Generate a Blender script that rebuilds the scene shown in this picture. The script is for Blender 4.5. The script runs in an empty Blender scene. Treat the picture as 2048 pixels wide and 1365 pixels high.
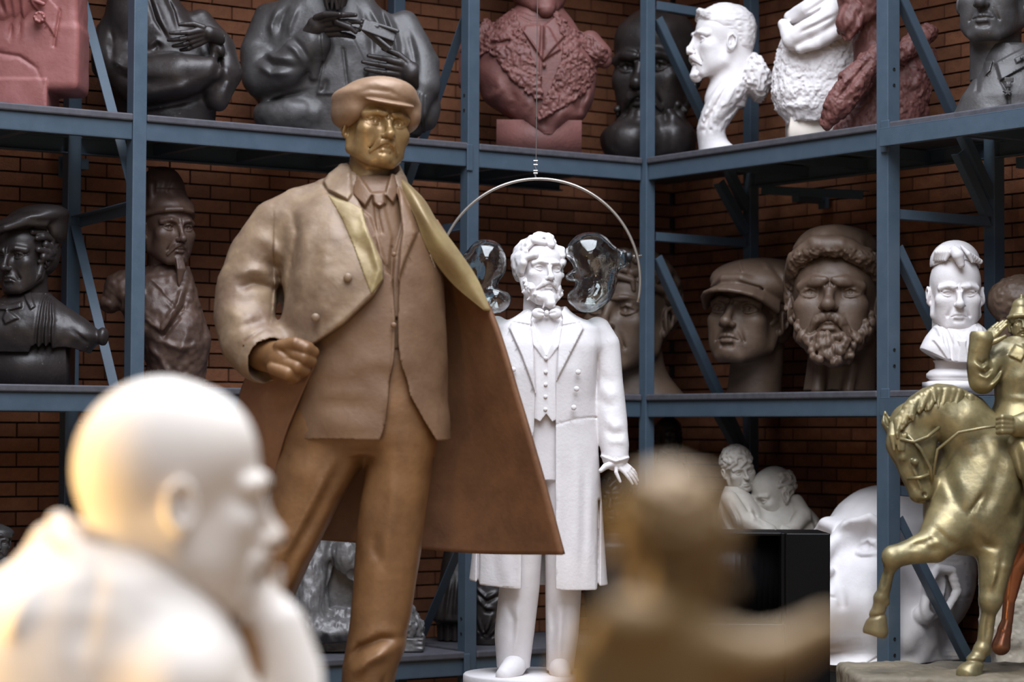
import bpy, math, random
import numpy as np
import openvdb as vdb
from mathutils import Vector, Matrix
from concurrent.futures import ThreadPoolExecutor

R = math.radians
SC = bpy.context.scene
COL = SC.collection

# ------------------------------------------------------------------ camera, world, lights, exposure
FPX = 4835.0                      # 85 mm lens on a 2048 px wide frame
PITCH, ROLL = R(2.17), 0.005
CAM = Vector((0, 0, 1.7))
CROT = Matrix.Rotation(R(90) + PITCH, 3, 'X') @ Matrix.Rotation(ROLL, 3, 'Z')
cam = bpy.data.cameras.new('camera'); camo = bpy.data.objects.new('camera', cam); COL.objects.link(camo)
camo.matrix_world = Matrix.Translation(CAM) @ CROT.to_4x4()
cam.sensor_width = 36; cam.lens = 36 * FPX / 2048; cam.clip_start = .05; cam.clip_end = 200
cam.dof.use_dof = True; cam.dof.focus_distance = 11.9; cam.dof.aperture_fstop = 1.95
SC.camera = camo
SC.view_settings.view_transform = 'Standard'; SC.view_settings.look = 'None'
SC.view_settings.exposure = 0.45; SC.view_settings.gamma = 1
SC.view_settings.use_curve_mapping = False

w = bpy.data.worlds.new('hall_daylight'); SC.world = w; w.use_nodes = True
bg = w.node_tree.nodes['Background']; bg.inputs[0].default_value = (.74, .80, 1, 1); bg.inputs[1].default_value = .10

def area(name, loc, target, sx, sy, power, color):
    l = bpy.data.lights.new(name, 'AREA'); l.shape = 'RECTANGLE'; l.size = sx; l.size_y = sy; l.energy = power; l.color = color
    o = bpy.data.objects.new(name, l); COL.objects.link(o); o.location = loc
    o.rotation_euler = (Vector(target) - Vector(loc)).to_track_quat('-Z', 'Y').to_euler()
    return o
area('skylight', (0.3, 6.4, 9.0), (0.3, 7.0, 0), 6.0, 11, 1650, (.84, .90, 1))
area('rear_fill', (.8, -1.8, 6.5), (.8, 8, 1.2), 5, 3, 110, (.92, .93, 1))  # unseen fill light added behind the camera to brighten the fronts
def spot(name, loc, target, power, color, ang, size):
    l = bpy.data.lights.new(name, 'SPOT'); l.energy = power; l.color = color; l.spot_size = R(ang); l.spot_blend = .6; l.shadow_soft_size = size
    o = bpy.data.objects.new(name, l); COL.objects.link(o); o.location = loc
    o.rotation_euler = (Vector(target) - Vector(loc)).to_track_quat('-Z', 'Y').to_euler()
spot('ceiling_spot_horse', (.9, 7.6, 6.2), (2.15, 10.8, 1.7), 420, (1, .90, .60), 22, .12)
area('warm_lamp', (-2.35, 3.75, 1.5), (-.6, 4.1, 1.5), .6, .6, 48, (1, .66, .25))

def P(px, py, d):
    "point seen at photo pixel (px, py) at depth d along the view"
    return CAM + CROT @ Vector(((px - 1024) / FPX * d, -(py - 682.5) / FPX * d, -d))

# the two rack fronts meet in a corner; u runs along each front, D behind it
DL, DR = Vector((.8211, .5707, 0)), Vector((.5707, -.8211, 0))
NL, NR = Vector((-.5707, .8211, 0)), Vector((.8211, .5707, 0))      # towards the walls
OL, OR = Vector((-1.936, 12.5, 0)), Vector((.777, 14.39, 0))
def hit(px, O, D):
    u = (px - 1024) / FPX
    return (O.y * u - O.x) / (D.x - D.y * u)
def ZL(px, D=0): O = OL + NL * D; return O.y + DL.y * hit(px, O, DL)
def ZR(px, D=0): O = OR + NR * D; return O.y + DR.y * hit(px, O, DR)

# ------------------------------------------------------------------ naming helpers
def tag(o, label=None, cat=None, group=None, kind=None):
    for k, v in (('label', label), ('category', cat), ('group', group), ('kind', kind)):
        if v: o[k] = v
    return o
def empty(name, loc, label, cat, group=None):
    o = bpy.data.objects.new(name, None); COL.objects.link(o); o.location = loc; o.empty_display_size = .1
    return tag(o, label, cat, group)
def link(name, me, parent=None, loc=None, mat=None):
    o = bpy.data.objects.new(name, me); COL.objects.link(o)
    if parent is not None: o.parent = parent
    if loc is not None: o.location = loc
    if mat is not None: me.materials.clear(); me.materials.append(mat)
    return o

class MB:
    "collects boxes, bars, tubes into one mesh"
    def __init__(s): s.v, s.f = [], []
    def add(s, vs, fs):
        n = len(s.v); s.v += [tuple(v) for v in vs]; s.f += [tuple(i + n for i in f) for f in fs]
    def frame_box(s, c, ax, ay, az):
        "box from centre and three half-axis vectors"
        c = Vector(c); vs = [c + ax * i + ay * j + az * k for k in (-1, 1) for j in (-1, 1) for i in (-1, 1)]
        s.add(vs, [(0, 2, 3, 1), (4, 5, 7, 6), (0, 1, 5, 4), (2, 6, 7, 3), (0, 4, 6, 2), (1, 3, 7, 5)])
    def box(s, lo, hi):
        lo, hi = Vector(lo), Vector(hi); h = (hi - lo) / 2
        s.frame_box((lo + hi) / 2, Vector((h.x, 0, 0)), Vector((0, h.y, 0)), Vector((0, 0, h.z)))
    def bar(s, a, b, side, wd, th):
        "bar from a to b; side = direction of its width"
        a, b = Vector(a), Vector(b); d = (b - a); L = d.length; d.normalize()
        side = Vector(side); side = (side - d * side.dot(d)).normalized(); n = d.cross(side)
        s.frame_box((a + b) / 2, d * (L / 2), side * (wd / 2), n * (th / 2))
    def tube(s, pts, r, n=8, caps=True):
        pts = [Vector(p) for p in pts]; rs = r if hasattr(r, '__len__') else [r] * len(pts)
        up = Vector((0, 0, 1)); base = len(s.v); prev = None
        for i, p in enumerate(pts):
            d = (pts[min(i + 1, len(pts) - 1)] - pts[max(i - 1, 0)]).normalized()
            a = d.cross(up if abs(d.z) < .95 else Vector((1, 0, 0))).normalized() if prev is None else (prev - d * prev.dot(d)).normalized()
            prev = a; b = d.cross(a)
            for k in range(n):
                t = 2 * math.pi * k / n; s.v.append(tuple(p + a * math.cos(t) * rs[i] + b * math.sin(t) * rs[i]))
        for i in range(len(pts) - 1):
            for k in range(n):
                q = base + i * n; s.f.append((q + k, q + (k + 1) % n, q + n + (k + 1) % n, q + n + k))
        if caps:
            s.f.append(tuple(base + k for k in reversed(range(n)))); q = base + (len(pts) - 1) * n; s.f.append(tuple(q + k for k in range(n)))
    def lathe(s, prof, c=(0, 0, 0), n=48):
        base = len(s.v)
        for r, z in prof:
            for k in range(n):
                t = 2 * math.pi * k / n; s.v.append((c[0] + r * math.cos(t), c[1] + r * math.sin(t), c[2] + z))
        for i in range(len(prof) - 1):
            for k in range(n):
                q = base + i * n; s.f.append((q + k, q + (k + 1) % n, q + n + (k + 1) % n, q + n + k))
        s.f.append(tuple(base + k for k in reversed(range(n)))); q = base + (len(prof) - 1) * n; s.f.append(tuple(q + k for k in range(n)))
    def mesh(s, name, smooth=False, bevel=0):
        me = bpy.data.meshes.new(name); me.from_pydata(s.v, [], s.f); me.update()
        if smooth: me.polygons.foreach_set('use_smooth', [True] * len(me.polygons))
        return me
    def build(s, name, mat, parent=None, loc=None, smooth=False, bevel=0):
        o = link(name, s.mesh(name, smooth), parent, loc, mat)
        if bevel:
            m = o.modifiers.new('edge', 'BEVEL'); m.width = bevel; m.segments = 2; m.limit_method = 'ANGLE'
        return o

# ------------------------------------------------------------------ materials
def mat(name, color, rough=.6, metal=0, var=None, vscale=6, bump=0, bscale=60, spec=.5, rnd=None, detail=5, speck=None, coat=0):
    m = bpy.data.materials.new(name); m.use_nodes = True; nt = m.node_tree; N, L = nt.nodes, nt.links
    b = N['Principled BSDF']; b.inputs['Roughness'].default_value = rough; b.inputs['Metallic'].default_value = metal
    b.inputs['Specular IOR Level'].default_value = spec
    if coat: b.inputs['Coat Weight'].default_value = coat; b.inputs['Coat Roughness'].default_value = .15
    tc = N.new('ShaderNodeTexCoord'); out = None
    c = (*color, 1)
    if var is not None:
        no = N.new('ShaderNodeTexNoise'); no.inputs['Scale'].default_value = vscale; no.inputs['Detail'].default_value = detail; no.inputs['Roughness'].default_value = .65
        L.new(tc.outputs['Object'], no.inputs['Vector'])
        rp = N.new('ShaderNodeValToRGB'); rp.color_ramp.elements[0].position = .32; rp.color_ramp.elements[1].position = .68
        rp.color_ramp.elements[0].color = (*var, 1); rp.color_ramp.elements[1].color = c
        L.new(no.outputs['Fac'], rp.inputs['Fac']); out = rp.outputs['Color']
        mr = N.new('ShaderNodeMapRange'); mr.inputs['To Min'].default_value = max(0, rough - .12); mr.inputs['To Max'].default_value = min(1, rough + .12)
        L.new(no.outputs['Fac'], mr.inputs['Value']); L.new(mr.outputs['Result'], b.inputs['Roughness'])
    if speck is not None:
        n2 = N.new('ShaderNodeTexNoise'); n2.inputs['Scale'].default_value = speck[1]; n2.inputs['Detail'].default_value = 3
        L.new(tc.outputs['Object'], n2.inputs['Vector'])
        r2 = N.new('ShaderNodeValToRGB'); r2.color_ramp.elements[0].position = speck[2]; r2.color_ramp.elements[1].position = min(1, speck[2] + .06)
        r2.color_ramp.elements[0].color = (0, 0, 0, 1); r2.color_ramp.elements[1].color = (1, 1, 1, 1)
        L.new(n2.outputs['Fac'], r2.inputs['Fac'])
        mx = N.new('ShaderNodeMix'); mx.data_type = 'RGBA'; L.new(r2.outputs['Color'], mx.inputs['Factor'])
        if out is not None: L.new(out, mx.inputs['A'])
        else: mx.inputs['A'].default_value = c
        mx.inputs['B'].default_value = (*speck[0], 1); out = mx.outputs['Result']
    if rnd is not None:
        oi = N.new('ShaderNodeObjectInfo'); hs = N.new('ShaderNodeHueSaturation')
        mr = N.new('ShaderNodeMapRange'); mr.inputs['To Min'].default_value = 1 - rnd; mr.inputs['To Max'].default_value = 1 + rnd
        L.new(oi.outputs['Random'], mr.inputs['Value']); L.new(mr.outputs['Result'], hs.inputs['Value'])
        if out is not None: L.new(out, hs.inputs['Color'])
        else: hs.inputs['Color'].default_value = c
        out = hs.outputs['Color']
    if out is not None: L.new(out, b.inputs['Base Color'])
    else: b.inputs['Base Color'].default_value = c
    if bump:
        nb = N.new('ShaderNodeTexNoise'); nb.inputs['Scale'].default_value = bscale; nb.inputs['Detail'].default_value = 4
        L.new(tc.outputs['Object'], nb.inputs['Vector'])
        bu = N.new('ShaderNodeBump'); bu.inputs['Strength'].default_value = bump; bu.inputs['Distance'].default_value = .01
        L.new(nb.outputs['Fac'], bu.inputs['Height']); L.new(bu.outputs['Normal'], b.inputs['Normal'])
    return m

M = {
 'steel': mat('blue_grey_painted_steel', (.060, .087, .118), .42, 0, (.05, .075, .102), 9, .05, 120, rnd=.08),
 'deck': mat('grey_deck_board', (.075, .072, .085), .7, 0, (.05, .048, .056), 20),
 'hole': mat('dark_bolt_hole', (.004, .004, .005), .9),
 'bolt': mat('galvanised_bolt', (.35, .37, .4), .35, .9),
 'brick': mat('orange_brown_brick', (.235, .096, .046), .85, 0, (.168, .064, .034), 14, .5, 90, spec=.25, rnd=.28),
 'mortar': mat('dark_mortar', (.05, .036, .028), .95, 0, (.035, .026, .02), 30, .4, 120),
 'floor': mat('ochre_stone_floor', (.30, .20, .11), .5, 0, (.24, .15, .08), 2),
 'plaster': mat('white_plaster', (.72, .68, .675), .62, 0, (.66, .62, .615), 10, .12, 70, spec=.35),
 'plaster_grey': mat('aged_grey_plaster', (.52, .48, .42), .6, 0, (.42, .38, .33), 9, .15, 70, spec=.4),
 'plaster_cream': mat('cream_plaster', (.80, .73, .66), .55, 0, (.74, .64, .54), 5, .1, 40, spec=.35),
 'gilt': mat('brown_bronze_paint', (.225, .112, .042), .47, .15, (.135, .064, .026), 5, .12, 45, detail=7),
 'gilt_coat': mat('worn_bronze_paint', (.27, .185, .11), .52, .10, (.16, .10, .066), 6, .15, 40, detail=8),
 'gilt_cloth': mat('matt_bronze_paint', (.19, .110, .060), .52, .12, (.135, .072, .038), 5, .12, 50, detail=7),
 'gold_brown': mat('golden_brown_bronze', (.27, .165, .062), .45, .25, (.18, .10, .032), 5, .12, 45),
 'lining': mat('red_brown_lining_paint', (.23, .108, .050), .55, .1, (.14, .064, .032), 5, .15, 40, detail=7),
 'gold_green': mat('green_gold_bronze', (.245, .20, .10), .40, .42, (.12, .105, .058), 7, .1, 60, detail=6),
 'copper': mat('copper_toned_bronze', (.48, .21, .11), .32, .75, (.34, .13, .07), 8),  # coppery tone, used on the horse's hind legs only
 'dark': mat('black_brown_bronze', (.034, .026, .024), .42, .15, (.022, .017, .016), 7, .12, 50, speck=((.10, .08, .07), 55, .70)),
 'dark_grey': mat('dark_grey_bronze', (.075, .070, .070), .48, .2, (.045, .040, .038), 6, .15, 50, speck=((.16, .14, .13), 60, .70)),
 'brown': mat('dark_brown_patina', (.092, .050, .034), .5, .12, (.055, .032, .024), 6, .15, 50),
 'umber': mat('umber_patina', (.118, .074, .048), .55, .08, (.078, .048, .032), 5, .15, 45),
 'terracotta': mat('dull_red_paint', (.165, .062, .052), .62, 0, (.115, .042, .036), 8, .2, 60, speck=((.30, .12, .08), 40, .72)),
 'pink': mat('pinkish_red_paint', (.27, .094, .085), .55, 0, (.21, .066, .058), 5, .12, 50, speck=((.48, .26, .2), 30, .73)),
 'steel_dark': mat('dull_silver_paint', (.20, .19, .185), .48, .3, (.11, .10, .098), 8, .2, 60),
 'lacquer': mat('gloss_black_lacquer', (.004, .004, .0045), .28, 0, spec=.15),
 'black': mat('black_plastic', (.01, .01, .011), .4),
 'wire': mat('steel_wire', (.34, .31, .28), .35, .8),
 'stone': mat('mottled_stone_plinth', (.17, .14, .10), .7, 0, (.10, .085, .06), 5, .3, 30),
}
g = bpy.data.materials.new('clear_green_tinted_glass'); g.use_nodes = True
gb = g.node_tree.nodes['Principled BSDF']; gb.inputs['Transmission Weight'].default_value = 1; gb.inputs['IOR'].default_value = 1.45
gb.inputs['Roughness'].default_value = .02; gb.inputs['Base Color'].default_value = (.93, .97, .96, 1)
M['glass'] = g
# ------------------------------------------------------------------ sculpting with distance fields
# a Sculpt is a block of space measured in photo pixels: x right, y away from the viewer, z up (z = -pixel row)
def rotm(yaw=0, pitch=0, roll=0):
    y, p, r = R(yaw), R(-pitch), R(roll)
    Rz = np.array([[math.cos(y), -math.sin(y), 0], [math.sin(y), math.cos(y), 0], [0, 0, 1]])
    Rx = np.array([[1, 0, 0], [0, math.cos(p), -math.sin(p)], [0, math.sin(p), math.cos(p)]])
    Ry = np.array([[math.cos(r), 0, math.sin(r)], [0, 1, 0], [-math.sin(r), 0, math.cos(r)]])
    return Ry @ Rz @ Rx

def smooth01(t): t = np.clip(t, 0, 1); return t * t * (3 - 2 * t)

class Sculpt:
    def __init__(s, x0, x1, yf, yb, r0, r1, h):
        "pixel columns x0..x1, depth yf..yb, rows r0..r1 (down), voxel size h"
        s.h = h; s.lo = np.array([x0, yf, -r1], float)
        s.n = [int(math.ceil((b - a) / h)) + 1 for a, b in ((x0, x1), (yf, yb), (-r1, -r0))]
        s.ax = [(s.lo[i] + np.arange(s.n[i]) * h).astype(np.float32) for i in range(3)]
        s.F = np.full(s.n, 60.0, np.float32)
        s.R, s.t, s.s = np.eye(3), np.zeros(3), 1.0
        s.mir = False
        s.rng = np.random.default_rng(int(abs(x0 * 7 + r0 * 13)) + 3)
    def frame(s, x=0, row=0, y=0, scale=1.0, yaw=0, pitch=0, roll=0):
        s.R, s.t, s.s = rotm(yaw, pitch, roll), np.array([x, y, -row], float), float(scale); return s
    def home(s): return s.frame()
    def w(s, p): return s.R @ (np.asarray(p, float) * s.s) + s.t
    # --- evaluation window for a local box
    def win(s, lo, hi, pad):
        c = [(lo[0] if i & 1 else hi[0], lo[1] if i & 2 else hi[1], lo[2] if i & 4 else hi[2]) for i in range(8)]
        c = np.array([s.w(p) for p in c]); a = c.min(0) - pad; b = c.max(0) + pad
        i0 = np.maximum(np.floor((a - s.lo) / s.h).astype(int), 0); i1 = np.minimum(np.ceil((b - s.lo) / s.h).astype(int) + 1, s.n)
        if (i1 <= i0).any(): return None
        return tuple(slice(int(p), int(q)) for p, q in zip(i0, i1))
    def loc(s, sl):
        x = (s.ax[0][sl[0]] - s.t[0])[:, None, None]; y = (s.ax[1][sl[1]] - s.t[1])[None, :, None]; z = (s.ax[2][sl[2]] - s.t[2])[None, None, :]
        Rm = (s.R / s.s).astype(np.float32)
        return [(Rm[0, j] * x + Rm[1, j] * y) + Rm[2, j] * z for j in range(3)]
    def put(s, sl, d, k, op):
        F = s.F[sl]
        if op == 'add':
            if k > 0:
                m = np.maximum(k - np.abs(F - d), 0); s.F[sl] = np.minimum(F, d) - m * m * (.25 / k)
            else: s.F[sl] = np.minimum(F, d)
        elif op == 'sub':
            d = -d
            if k > 0:
                m = np.maximum(k - np.abs(F - d), 0); s.F[sl] = np.maximum(F, d) + m * m * (.25 / k)
            else: s.F[sl] = np.maximum(F, d)
    # --- primitives (local units of the current frame)
    def ell(s, c, r, k=.0, op='add', rot=None):
        c = np.asarray(c, float); r = np.asarray(r if hasattr(r, '__len__') else (r, r, r), float)
        keep = (s.R, s.t, s.s)
        if rot is not None: s.t = s.w(c); s.R = s.R @ rotm(*rot); c = np.zeros(3)
        sl = s.win(c - r, c + r, k * s.s + 2 * s.h)
        if sl is not None:
            x, y, z = s.loc(sl); x = (x - c[0]) / r[0]; y = (y - c[1]) / r[1]; z = (z - c[2]) / r[2]
            x2, y2, z2 = x * x, y * y, z * z
            k0 = np.sqrt(x2 + y2 + z2); k1 = np.sqrt(x2 / r[0] ** 2 + y2 / r[1] ** 2 + z2 / r[2] ** 2) + 1e-6
            s.put(sl, ((k0 * (k0 - 1) / k1) * s.s).astype(np.float32), k * s.s, op)
        s.R, s.t, s.s = keep; return s
    def tube(s, pts, r, k=.0, op='add', flat=None):
        "round cones along a polyline; r a number or one per point"
        pts = [np.asarray(p, float) for p in pts]; rs = list(r) if hasattr(r, '__len__') else [r] * len(pts)
        if len(rs) == 2 and len(pts) > 2: rs = list(np.linspace(rs[0], rs[1], len(pts)))
        A = np.array(pts); rm = max(rs)
        sl = s.win(A.min(0) - rm, A.max(0) + rm, k * s.s + 2 * s.h)
        if sl is None: return s
        x, y, z = s.loc(sl); D = None
        for i in range(len(pts) - 1):
            a, b = pts[i], pts[i + 1]; ba = b - a; L = float(ba @ ba) + 1e-9
            px, py, pz = x - a[0], y - a[1], z - a[2]
            t = np.clip((px * ba[0] + py * ba[1] + pz * ba[2]) / L, 0, 1)
            d = np.sqrt((px - t * ba[0]) ** 2 + (py - t * ba[1]) ** 2 + (pz - t * ba[2]) ** 2) - (rs[i] + (rs[i + 1] - rs[i]) * t)
            D = d if D is None else np.minimum(D, d)
        s.put(sl, (D * s.s).astype(np.float32), k * s.s, op); return s
    def box(s, c, half, rnd=0, k=0, op='add', rot=None):
        c = np.asarray(c, float); hf = np.asarray(half, float); keep = (s.R, s.t, s.s)
        if rot is not None: s.t = s.w(c); s.R = s.R @ rotm(*rot); c = np.zeros(3)
        sl = s.win(c - hf, c + hf, k * s.s + 2 * s.h)
        if sl is not None:
            x, y, z = s.loc(sl); q = [np.abs(v - c[i]) - (hf[i] - rnd) for i, v in enumerate((x, y, z))]
            o = np.sqrt(np.maximum(q[0], 0) ** 2 + np.maximum(q[1], 0) ** 2 + np.maximum(q[2], 0) ** 2)
            d = o + np.minimum(np.maximum(np.maximum(q[0], q[1]), q[2]), 0) - rnd
            s.put(sl, (d * s.s).astype(np.float32), k * s.s, op)
        s.R, s.t, s.s = keep; return s
    def both(s, fn):
        "run fn(sign) for both sides"
        fn(-1); fn(1); return s
    # --- lofts in photo rows: each row (row, x_left, x_right, y_front, y_back)
    def loft(s, rows, k=0, op='add', e=2.3, fold=None):
        rows = sorted(rows, key=lambda q: -q[0]); A = np.array(rows, float); zz = -A[:, 0]
        z = s.ax[2]; i0 = max(int(np.searchsorted(z, zz[0] - k - 2 * s.h)), 0); i1 = min(int(np.searchsorted(z, zz[-1] + k + 2 * s.h)), s.n[2])
        pad = k + 3 * s.h
        j0 = max(int(np.searchsorted(s.ax[0], A[:, 1].min() - pad)), 0); j1 = int(np.searchsorted(s.ax[0], A[:, 2].max() + pad))
        l0 = max(int(np.searchsorted(s.ax[1], A[:, 3].min() - pad)), 0); l1 = int(np.searchsorted(s.ax[1], A[:, 4].max() + pad))
        sl = (slice(j0, j1), slice(l0, l1), slice(i0, i1)); z = z[sl[2]]
        if len(z) == 0: return s
        def ip(col):
            # smooth (pchip-like) interpolation
            v = np.interp(z, zz, col); hstep = max(1, int(6 / s.h)); ker = np.ones(2 * hstep + 1) / (2 * hstep + 1)
            return np.convolve(np.pad(v, hstep, mode='edge'), ker, 'valid').astype(np.float32)
        xl, xr, yf, yb = ip(A[:, 1]), ip(A[:, 2]), ip(A[:, 3]), ip(A[:, 4])
        cx, rx, cy, ry = (xl + xr) / 2, np.maximum((xr - xl) / 2, 1), (yf + yb) / 2, np.maximum((yb - yf) / 2, 1)
        x = (s.ax[0][sl[0]][:, None, None] - cx) / rx; y = (s.ax[1][sl[1]][None, :, None] - cy) / ry
        r = (np.abs(x) ** e + np.abs(y) ** e) ** (1 / e)
        if fold is not None:
            n, amp, ph = fold; r = r + amp * np.sin(n * np.arctan2(y, x) + ph)
        d = (r - 1) * np.minimum(rx, ry)
        d = np.maximum(d, np.maximum(z - zz[-1], zz[0] - z))
        s.put(sl, d.astype(np.float32), k, op); return s
    # --- relief drawn in the picture plane on surfaces with y0 <= y <= y1
    def _plane(s, pts, pad, y0, y1):
        A = np.array([(p[0], -p[1]) for p in pts], float); a = A.min(0) - pad; b = A.max(0) + pad
        f = lambda ax, v: int(np.clip(np.searchsorted(s.ax[ax], v), 0, s.n[ax]))
        sl = (slice(f(0, a[0]), f(0, b[0])), slice(f(1, y0), f(1, y1)), slice(f(2, a[1]), f(2, b[1])))
        return A, sl, s.ax[0][sl[0]][:, None], s.ax[2][sl[2]][None, :]
    def _segd(s, A, x, z, closed):
        D = None; n = len(A)
        for i in range(n if closed else n - 1):
            a, b = A[i], A[(i + 1) % n]; ba = b - a; L = float(ba @ ba) + 1e-9
            t = np.clip(((x - a[0]) * ba[0] + (z - a[1]) * ba[1]) / L, 0, 1)
            d = (x - a[0] - t * ba[0]) ** 2 + (z - a[1] - t * ba[1]) ** 2
            D = d if D is None else np.minimum(D, d)
        return np.sqrt(D)
    def crease(s, pts, wd, amp, y0=-999, y1=999):
        "ridge (amp > 0) or groove (amp < 0) along a line"
        A, sl, x, z = s._plane(pts, wd * 2.5, y0, y1)
        if 0 in (len(x), z.shape[1]): return s
        L = np.linalg.norm(np.diff(A, axis=0), axis=1); tot = L.sum() + 1e-9; acc = 0.0; D = None
        for k in range(len(A) - 1):
            a, b = A[k], A[k + 1]; ba = b - a; t = np.clip(((x - a[0]) * ba[0] + (z - a[1]) * ba[1]) / (float(ba @ ba) + 1e-9), 0, 1)
            dd = (x - a[0] - t * ba[0]) ** 2 + (z - a[1] - t * ba[1]) ** 2; u = (acc + t * L[k]) / tot; acc += L[k]
            if D is None: D, U = dd, u
            else: near = dd < D; U = np.where(near, u, U); D = np.where(near, dd, D)
        g = amp * np.exp(-D / wd ** 2)
        if wd >= 4: g = g * (.12 + .88 * smooth01(np.minimum(U, 1 - U) / .36))      # folds die away at both ends
        g = g.astype(np.float32)
        s.F[sl] -= g[:, None, :]; return s
    def patch(s, pts, amp, soft=2, y0=-999, y1=999):
        "raise the surface inside a polygon"
        A, sl, x, z = s._plane(pts, soft * 2, y0, y1)
        if 0 in (len(x), z.shape[1]): return s
        d = s._segd(A, x, z, True); ins = np.zeros(d.shape, bool); n = len(A)
        for i in range(n):
            a, b = A[i], A[(i + 1) % n]
            c = (a[1] > z) != (b[1] > z); xi = a[0] + (z - a[1]) * (b[0] - a[0]) / ((b[1] - a[1]) if b[1] != a[1] else 1e-9)
            ins ^= c & (x < xi)
        sd = np.where(ins, d, -d); g = (amp * smooth01(sd / (2 * soft) + .5)).astype(np.float32)
        s.F[sl] -= g[:, None, :]; return s
    def cut(s, pts, y0=-999, y1=999, k=1.5):
        "remove everything inside a polygon"
        A, sl, x, z = s._plane(pts, k * 3, y0, y1)
        d = s._segd(A, x, z, True); ins = np.zeros(d.shape, bool); n = len(A)
        for i in range(n):
            a, b = A[i], A[(i + 1) % n]
            c = (a[1] > z) != (b[1] > z); xi = a[0] + (z - a[1]) * (b[0] - a[0]) / ((b[1] - a[1]) if b[1] != a[1] else 1e-9)
            ins ^= c & (x < xi)
        sd = np.where(ins, d, -d).astype(np.float32)
        if y0 > -999 or y1 < 999:
            yy = s.ax[1][sl[1]]; yd = np.minimum(yy - y0, y1 - yy)
            sd = np.minimum(sd[:, None, :], yd[None, :, None])
        else: sd = sd[:, None, :]
        s.F[sl] = np.maximum(s.F[sl], sd); return s
    def keep(s, pts, y0=-999, y1=999, k=0):
        "remove everything outside a polygon"
        A = np.array([(p[0], -p[1]) for p in pts], float); x = s.ax[0][:, None]; z = s.ax[2][None, :]
        d = s._segd(A, x, z, True); ins = np.zeros(d.shape, bool); n = len(A)
        for i in range(n):
            a, b = A[i], A[(i + 1) % n]
            c = (a[1] > z) != (b[1] > z); xi = a[0] + (z - a[1]) * (b[0] - a[0]) / ((b[1] - a[1]) if b[1] != a[1] else 1e-9)
            ins ^= c & (x < xi)
        sd = np.where(ins, -d, d).astype(np.float32)
        if k > 0: m = np.maximum(k - np.abs(s.F - sd[:, None, :]), 0); s.F = np.maximum(s.F, sd[:, None, :]) + m * m * (.25 / k)
        else: s.F = np.maximum(s.F, sd[:, None, :])
        yy = s.ax[1][None, :, None]
        if y0 > -999: s.F = np.maximum(s.F, y0 - yy)
        if y1 < 999: s.F = np.maximum(s.F, yy - y1)
        return s
    def grow(s, d): s.F -= d; return s
    # --- noise
    def noise(s, amp, cell, box=None, seed=1, ridged=False):
        "lumpy relief; cell = size of the lumps (x, y, z) in pixels; box = (x0, x1, yf, yb, r0, r1)"
        cell = cell if hasattr(cell, '__len__') else (cell,) * 3
        if box is None: sl = (slice(0, s.n[0]), slice(0, s.n[1]), slice(0, s.n[2]))
        else:
            f = lambda ax, v: int(np.clip(np.searchsorted(s.ax[ax], v), 0, s.n[ax]))
            sl = (slice(f(0, box[0]), f(0, box[1])), slice(f(1, box[2]), f(1, box[3])), slice(f(2, -box[5]), f(2, -box[4])))
        rng = np.random.default_rng(seed); mats, mask = [], []
        for i in range(3):
            v = s.ax[i][sl[i]]
            if len(v) == 0: return s
            u = (v - v[0]) / cell[i]; n = int(u[-1]) + 3; k = u.astype(int); t = smooth01(u - k)
            W = np.zeros((len(v), n), np.float32); W[np.arange(len(v)), k] = 1 - t; W[np.arange(len(v)), k + 1] += t; mats.append(W)
            e = np.minimum(v - v[0], v[-1] - v); mask.append(smooth01(e / (1.5 * cell[i])).astype(np.float32) if box is not None else np.ones(len(v), np.float32))
        G = rng.uniform(-1, 1, [m.shape[1] for m in mats]).astype(np.float32)
        G = np.einsum('ai,ijk->ajk', mats[0], G); G = np.einsum('bj,ajk->abk', mats[1], G); G = np.einsum('ck,abk->abc', mats[2], G, optimize=True)
        if ridged: G = 1 - 2 * np.abs(G)
        if box is not None: G = G * mask[0][:, None, None] * mask[1][None, :, None] * mask[2][None, None, :]
        s.F[sl] -= amp * G; return s
    def mesh(s, name, anchor, scale, adapt=0.0):
        return to_mesh(name, [s.polys(adapt)], anchor, scale)
    def polys(s, adapt=0.05):
        F = s.F.copy()
        for sl in ((0,), (-1,), (slice(None), 0), (slice(None), -1), (slice(None), slice(None), 0), (slice(None), slice(None), -1)): F[sl] = np.maximum(F[sl], s.h)
        gr = vdb.FloatGrid(3.0); gr.copyFromArray(np.clip(F / s.h, -3, 3).astype(np.float32))
        V, T, Q = gr.convertToPolygons(0.0, adapt)
        # smooth normals straight from the field
        G = np.clip(s.F / s.h, -4, 4); mx = np.array(s.n) - 1.001; N = np.empty((len(V), 3), np.float32)
        def samp(p):
            p = np.clip(p, 0, mx); i = p.astype(int); f = p - i; i0, j0, k0 = i.T; a, b, c = f.T; r = 0
            for di, wa in ((0, 1 - a), (1, a)):
                for dj, wb in ((0, 1 - b), (1, b)):
                    for dk, wc in ((0, 1 - c), (1, c)): r = r + wa * wb * wc * G[i0 + di, j0 + dj, k0 + dk]
            return r
        for q in range(3):
            e = np.zeros(3); e[q] = .8; N[:, q] = samp(V + e) - samp(V - e)
        N /= np.linalg.norm(N, axis=1, keepdims=True) + 1e-9
        return V * s.h + s.lo, np.asarray(T)[:, ::-1], np.asarray(Q)[:, ::-1], N

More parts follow.
